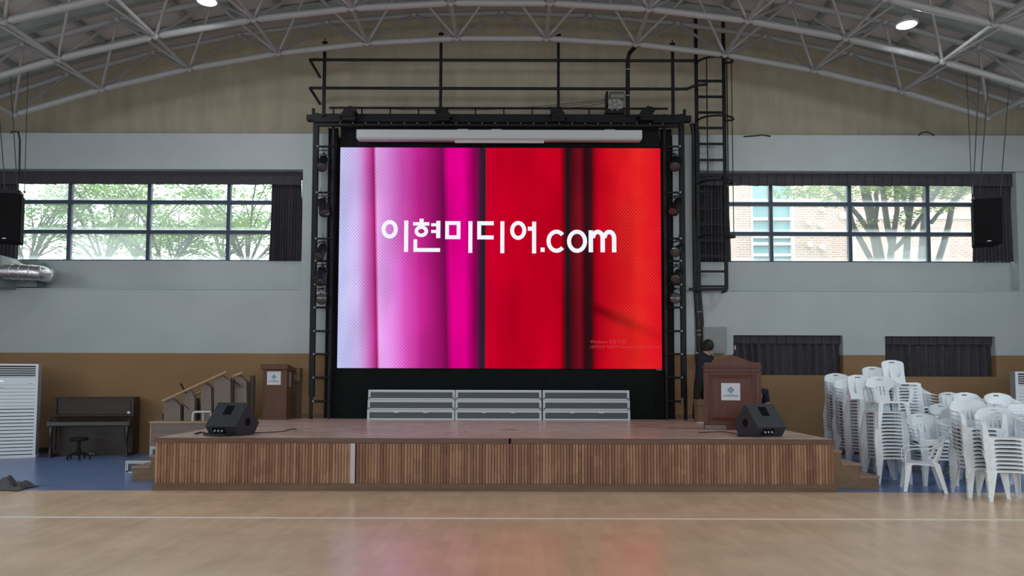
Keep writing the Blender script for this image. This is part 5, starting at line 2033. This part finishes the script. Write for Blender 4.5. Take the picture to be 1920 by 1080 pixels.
MB().ell(face + Vector((.012, .018, -.045)), (.024, .010, .008), 8, 6).build('mouth', M('lip', (.30, .13, .11), .5), per, True, True)
q = G(1292, 783.5, ST)
tag(MB().prism([(q.x - .12, q.y, ST), (q.x + .10, q.y, ST), (q.x + .10, q.y, ST + .05), (q.x - .02, q.y, ST + .05), (q.x - .12, q.y, ST + .02)], (0, .09, 0)).build('white_slipper', M('slipper_white', (.6, .6, .6), .6), bevel=.01), 'white slipper on the stage at the foot of the right tower', 'slipper')

# second person bending down behind the lectern
YP2 = 13.5
def K2_(x, y, dy=0.0):
    return P(x, y, YP2 + dy)
o2 = Vector((K2_(1424, 790).x, YP2, ST))
fz = ST + .07
f1, f2 = K2_(1412, 780), K2_(1420, 780, .3)
f1.z = f2.z = fz
j2 = {
    'pelvis': (K2_(1404, 748, .1), .14), 'waist': (K2_(1413, 735, .05), .135), 'chest': (K2_(1426, 729), (.14, .155)), 'neckb': (K2_(1426, 740, -.03), .075), 'neck': (K2_(1421, 748, -.04), .055),
    'head': (K2_(1412, 756, -.05), .095), 'crown': (K2_(1406, 761, -.05), .075),
    'shr': (K2_(1434, 735, -.02), .08), 'elr': (K2_(1439, 755, -.04), .05), 'wrr': (K2_(1434, 779, -.1), .036), 'har': (K2_(1430, 786, -.13), .03),
    'shl': (K2_(1426, 740, .2), .075), 'ell': (K2_(1430, 762, .22), .047), 'wrl': (K2_(1424, 778, .1), .036), 'hal': (K2_(1420, 785, .05), .03),
    'hipl': (K2_(1402, 753, .02), .1), 'knl': (K2_(1418, 768, -.02), .07), 'anl': (f1, .046), 'tol': (f1 + Vector((.14, -.03, -.035)), .036),
    'hipr': (K2_(1402, 753, .2), .1), 'knr': (K2_(1420, 768, .28), .07), 'anr': (f2, .046), 'tor': (f2 + Vector((.14, 0, -.035)), .036),
}
for sd_, hk in (('r', 'har'), ('l', 'hal')):
    for k in range(4):
        j2['f%s%d' % (sd_, k)] = (j2[hk][0] + Vector((-.02 + .014 * k, -.01, -.04)), .0095)
        j2['f%s%db' % (sd_, k)] = (j2[hk][0] + Vector((-.03 + .013 * k, -.02, -.068)), .008)
    j2['th' + sd_] = (j2[hk][0] + Vector((-.035, 0, -.012)), .0105)
    j2['th%sb' % sd_] = (j2[hk][0] + Vector((-.045, -.01, -.04)), .009)
b2 = bn[:22] + [(hk, 'f%s%d' % (s_, k)) for s_, hk in (('r', 'har'), ('l', 'hal')) for k in range(4)] + [('f%s%d' % (s_, k), 'f%s%db' % (s_, k)) for s_ in 'rl' for k in range(4)] + [('har', 'thr'), ('thr', 'thrb'), ('hal', 'thl'), ('thl', 'thlb')]
r2_ = {e: reg.get(e, 0) for e in b2}
p2_ = figure('person', 'person in navy shirt bending down behind the mahogany lectern', j2, b2, r2_, [SKIN, NAVY, TROU, SHOE], 'pelvis', o2)
hd = j2['head'][0] - o2
MB().ell(hd + Vector((.02, .02, .01)), (.112, .118, .12), 14, 10).build('hair', HAIR, p2_, True, True)

# ================================================================== OUTSIDE
struct(MB().box(-60, 60, YB + .25, 70, -.5, -.2).build('ground_outside', M('outside_ground', (.30, .32, .24), .9, var=.2, vscale=.5)))
BARK = M('grey_bark', (.12, .125, .125), .9, var=.2, vscale=6, stretch=(3, 3, .6), bump=.3, bscale=20)


def leaf_material(name, a, b):
    m = M(name, a, .6, col2=b, vscale=.9, rnd=.1, spec=.3)
    nt = m.node_tree
    L = nt.links.new
    pr = nt.nodes['Principled BSDF']
    tl = nt.nodes.new('ShaderNodeBsdfTranslucent')
    for l in nt.links:
        if l.to_node == pr and l.to_socket.name == 'Base Color':
            src = l.from_socket
    L(src, tl.inputs[0])
    mx = nt.nodes.new('ShaderNodeMixShader')
    mx.inputs[0].default_value = .45
    L(pr.outputs[0], mx.inputs[1])
    L(tl.outputs[0], mx.inputs[2])
    L(mx.outputs[0], nt.nodes['Material Output'].inputs[0])
    return m


LEAF = [leaf_material('leaf_green', (.18, .34, .075), (.35, .50, .13)), leaf_material('leaf_deep_green', (.14, .29, .09), (.25, .41, .15))]


def leaves(mb, ctr, rad, n, size, rn):
    for _ in range(n):
        while True:
            d = Vector((rn.uniform(-1, 1), rn.uniform(-1, 1), rn.uniform(-1, 1)))
            if d.length < 1:
                break
        p = Vector(ctr) + Vector((d.x * rad[0], d.y * rad[1], d.z * rad[2]))
        a = rn.uniform(0, 2 * PI)
        t = Vector((math.cos(a), math.sin(a), rn.uniform(-.5, .1))).normalized()
        s = t.cross(Vector((rn.uniform(-.4, .4), rn.uniform(-.4, .4), 1))).normalized()
        l, w = size * rn.uniform(.7, 1.2), size * .32
        n0 = len(mb.v)
        mb.v += [tuple(p), tuple(p + t * l * .5 + s * w), tuple(p + t * l), tuple(p + t * l * .5 - s * w)]
        mb.f.append((n0, n0 + 1, n0 + 2, n0 + 3))


def zelkova(px, py, Y, h, spread, label, seed, mat, nleaf=3100):
    """forked trunk with layered sprays of leaves"""
    rn = random.Random(seed)
    base = P(px, py, Y)
    base.z = -.2
    t = thing('tree', label, 'tree', base, group='trees outside the windows')
    fork = base + Vector((rn.uniform(-.2, .2), 0, h * .60))
    tr = MB().tube([base, base.lerp(fork, .5) + Vector((rn.uniform(-.1, .1), 0, 0)), fork], [.13, .10, .08], 8)
    lf = MB()
    nb = 7
    for k in range(nb):
        a = 2 * PI * k / nb + rn.uniform(-.3, .3)
        rr = spread * rn.uniform(.6, 1.0)
        up = h * rn.uniform(.12, .42)
        mid = fork + Vector((math.cos(a) * rr * .45, math.sin(a) * rr * .45, up * .55))
        tip = fork + Vector((math.cos(a) * rr, math.sin(a) * rr, up * rn.uniform(.6, 1)))
        tr.tube([fork, mid, tip], [.05, .03, .01], 6)
        for q in range(5):
            f = .35 + .65 * q / 4
            c0 = fork.lerp(mid, f * 2) if f < .5 else mid.lerp(tip, f * 2 - 1)
            c0 = c0 + Vector((rn.uniform(-.5, .5), rn.uniform(-.5, .5), rn.uniform(-.1, .35)))
            leaves(lf, c0, (rn.uniform(.5, .95), rn.uniform(.5, .9), rn.uniform(.12, .28)), nleaf // (nb * 5), .14, rn)
            tw = c0 + Vector((rn.uniform(-.4, .4), rn.uniform(-.4, .4), .1))
            tr.tube([fork.lerp(mid, min(1, f)), c0, tw], [.02, .012, .005], 5)
    tr.build('trunk', BARK, t, True)
    lf.build('foliage', mat, t)['kind'] = 'stuff'
    return t


zelkova(60, 520, 20.5, 7.9, 2.3, 'leafy green tree outside behind the hanging left speaker', 1, LEAF[1])
zelkova(182, 520, 21.5, 8.2, 2.2, 'leafy tree with forked trunk in the second pane of the left window', 2, LEAF[0])
zelkova(318, 520, 20.5, 7.7, 2.3, 'broad leafy tree in the middle of the left window', 3, LEAF[0], 3600)
zelkova(470, 520, 22.0, 8.4, 2.3, 'leafy tree beside the drawn curtain of the left window', 4, LEAF[0])
zelkova(250, 520, 27.0, 10.3, 3.0, 'paler tree farther back between the left window trees', 5, LEAF[1])
zelkova(410, 520, 28.0, 10.4, 3.0, 'farther tree seen at the right of the left window', 6, LEAF[1])

# multi-stemmed trees before the brick building
def stems(label, Y, paths, crown, seed):
    rn = random.Random(seed)
    first = P(*paths[0][0][0], Y)
    t = thing('tree', label, 'tree', (first.x, Y, -.2), group='trees outside the windows')
    tr = MB()
    for pts, r0, r1 in paths:
        w_ = [P(x, y, Y + rn.uniform(-.05, .05)) for x, y in pts]
        if pts[0][1] >= 486:
            d = (w_[0] - w_[1]).normalized()
            low = Vector((w_[0].x * .8 + first.x * .2, Y, -.25))
            w_ = [low, low.lerp(w_[0], .6)] + w_
        k = FPX / Y
        rs = [(r0 + (r1 - r0) * i / (len(w_) - 1)) / k for i in range(len(w_))]
        tr.tube(w_, rs, 9)
    tr.build('stems', BARK, t, True)
    lf = MB()
    for (x, y, rx, rz_, n) in crown:
        leaves(lf, P(x, y, Y + rn.uniform(-.4, .4)), (rx, .5, rz_), n, .12, rn)
    lf.build('foliage', LEAF[0], t)['kind'] = 'stuff'
    return t


stems('thick-stemmed tree with a leaning left branch before the brick wing', 20.0,
      [([(1650, 490), (1641, 445), (1632, 400), (1624, 365), (1618, 335), (1612, 300)], 10, 8), ([(1633, 487), (1616, 455), (1600, 425)], 5.5, 5),
       ([(1633, 440), (1612, 408), (1592, 385), (1575, 368), (1555, 350)], 4.5, 4), ([(1600, 425), (1592, 398), (1580, 374)], 5, 5),
       ([(1640, 425), (1645, 385), (1642, 365), (1648, 345), (1652, 320)], 4, 3.5)],
      [(1495, 360, .9, .15, 260), (1545, 355, .7, .2, 240), (1580, 372, .5, .25, 160), (1560, 378, .4, .15, 90), (1625, 420, .4, .12, 40), (1600, 352, .7, .15, 160)], 21)
stems('tree with several slender forked stems in the middle of the right window', 19.6,
      [([(1669, 490), (1672, 460), (1664, 425), (1659, 390), (1655, 345), (1652, 310)], 7, 4.5), ([(1674, 462), (1677, 430), (1682, 395), (1681, 360), (1678, 330)], 5, 4),
       ([(1676, 468), (1690, 455), (1697, 445)], 4.5, 4), ([(1699, 490), (1701, 455), (1703, 420), (1708, 385), (1714, 345), (1718, 310)], 7, 4.5),
       ([(1702, 405), (1695, 375), (1687, 345), (1682, 320)], 4, 3.5), ([(1711, 430), (1722, 413), (1734, 398), (1742, 380)], 4.2, 4)],
      [(1670, 352, .6, .2, 240), (1700, 362, .6, .2, 260), (1695, 410, .35, .2, 110), (1725, 358, .6, .25, 240), (1722, 398, .35, .1, 60), (1680, 340, .9, .2, 240)], 22)
stems('tree with leaning stems beside the right hanging speaker', 19.2,
      [([(1728, 490), (1731, 450), (1735, 400), (1737, 350), (1738, 310)], 8, 6), ([(1759, 490), (1770, 455), (1779, 420), (1785, 385), (1798, 366), (1815, 352), (1835, 345)], 6.5, 4.5),
       ([(1746, 418), (1758, 402), (1772, 388), (1795, 370)], 4, 3), ([(1744, 382), (1755, 362), (1768, 340)], 4, 3.5), ([(1798, 366), (1810, 345), (1822, 325)], 4.5, 3.5)],
      [(1770, 355, .6, .25, 260), (1790, 360, .5, .2, 200), (1760, 392, .4, .1, 70), (1800, 345, .7, .2, 200)], 23)

# brick building seen through the right window
def brick_material():
    m = M('pale_red_brick', (.6, .45, .4), .85)
    nt = m.node_tree
    L = nt.links.new
    br = nt.nodes.new('ShaderNodeTexBrick')
    br.inputs['Color1'].default_value = (.50, .32, .27, 1)
    br.inputs['Color2'].default_value = (.57, .40, .345, 1)
    br.inputs['Mortar'].default_value = (.66, .61, .58, 1)
    br.inputs['Scale'].default_value = 1
    br.inputs['Mortar Size'].default_value = .014
    br.inputs['Brick Width'].default_value = .24
    br.inputs['Row Height'].default_value = .085
    g = nt.nodes.new('ShaderNodeNewGeometry')
    mp = nt.nodes.new('ShaderNodeMapping')
    mp.inputs['Rotation'].default_value = (math.radians(90), 0, 0)
    sp = nt.nodes.new('ShaderNodeSeparateXYZ')
    cb = nt.nodes.new('ShaderNodeCombineXYZ')
    L(g.outputs['Position'], sp.inputs[0])
    L(sp.outputs['X'], cb.inputs[0])
    L(sp.outputs['Z'], cb.inputs[1])
    L(cb.outputs[0], br.inputs['Vector'])
    L(br.outputs['Color'], nt.nodes['Principled BSDF'].inputs['Base Color'])
    return m


BRK = brick_material()
YBD, YBD2 = 26.0, 28.0
xw0, xw1 = P(1408, 420, YBD).x, P(1488, 420, YBD).x
xe = P(1556, 420, YBD).x
bl = thing('brick_building', 'pale red brick school wing with a tall glazed bay outside the right window', 'building', (xe, YBD, -.2))
MB().box(8.0, xw0, YBD, YBD + 4, -.2, 14).box(xw1, xe, YBD, YBD + 4, -.2, 14).build('front_wall', BRK, bl)
MB().box(xe - .5, 34, YBD2, YBD2 + 4, -.2, 14).build('rear_wall', BRK, bl)
MB().box(P(1573, 405, YBD2).x, 34, YBD2 - .06, YBD2, P(1650, 411, YBD2).z, P(1650, 399, YBD2).z).build('white_band', M('white_band', (.8, .82, .82), .7), bl)
MB().cyl(P(1602, 500, YBD2 - .15), P(1599, 330, YBD2 - .15), .07, n=10).build('downpipe', M('downpipe_white', (.75, .77, .8), .5), bl, True)
WFR = M('white_window_frame', (.82, .85, .86), .5)
WGL = M('blue_green_glass', (.20, .40, .46), .15, spec=.8)
zlo_, zhi_ = -.2, 14
bay = MB().box(xw0 - .02, xw1 + .02, YBD + .25, YBD + .3, -.2, 14).build('bay_back', WFR, bl)
rows = [(330, 372), (377, 405.5), (413, 440), (445, 452), (460, 473), (481, 500)]
xm = P(1449, 420, YBD).x
for (a, b) in ((xw0 + .06, xm - .05), (xm + .05, xw1 - .06)):
    for (y0, y1) in rows:
        MB().box(a, b, YBD + .2, YBD + .255, P(1450, y1, YBD).z, P(1450, y0, YBD).z).build('window_pane', WGL, bay)
for y in (374.5, 409, 442.5, 456, 477):
    z = P(1450, y, YBD).z
    MB().box(xw0, xw1, YBD + .1, YBD + .25, z - .05, z + .05).build('window_bar', WFR, bl)
MB().box(xw1 - .06, xw1, YBD - .03, YBD + .25, -.2, 14).box(xw0, xw0 + .06, YBD - .03, YBD + .25, -.2, 14).box(xm - .05, xm + .05, YBD + .1, YBD + .25, -.2, 14).build('bay_frame', WFR, bl)
for (x, y) in ((1516, 418), (1540, 423), (1518, 459), (1541, 464), (1540, 392)):
    q = P(x, y, YBD - .1)
    MB().lathe([(.10, 0), (.09, .10), (.02, .12)], q, (0, -1, 0), 10).build('wall_vent', WFR, bl, True)
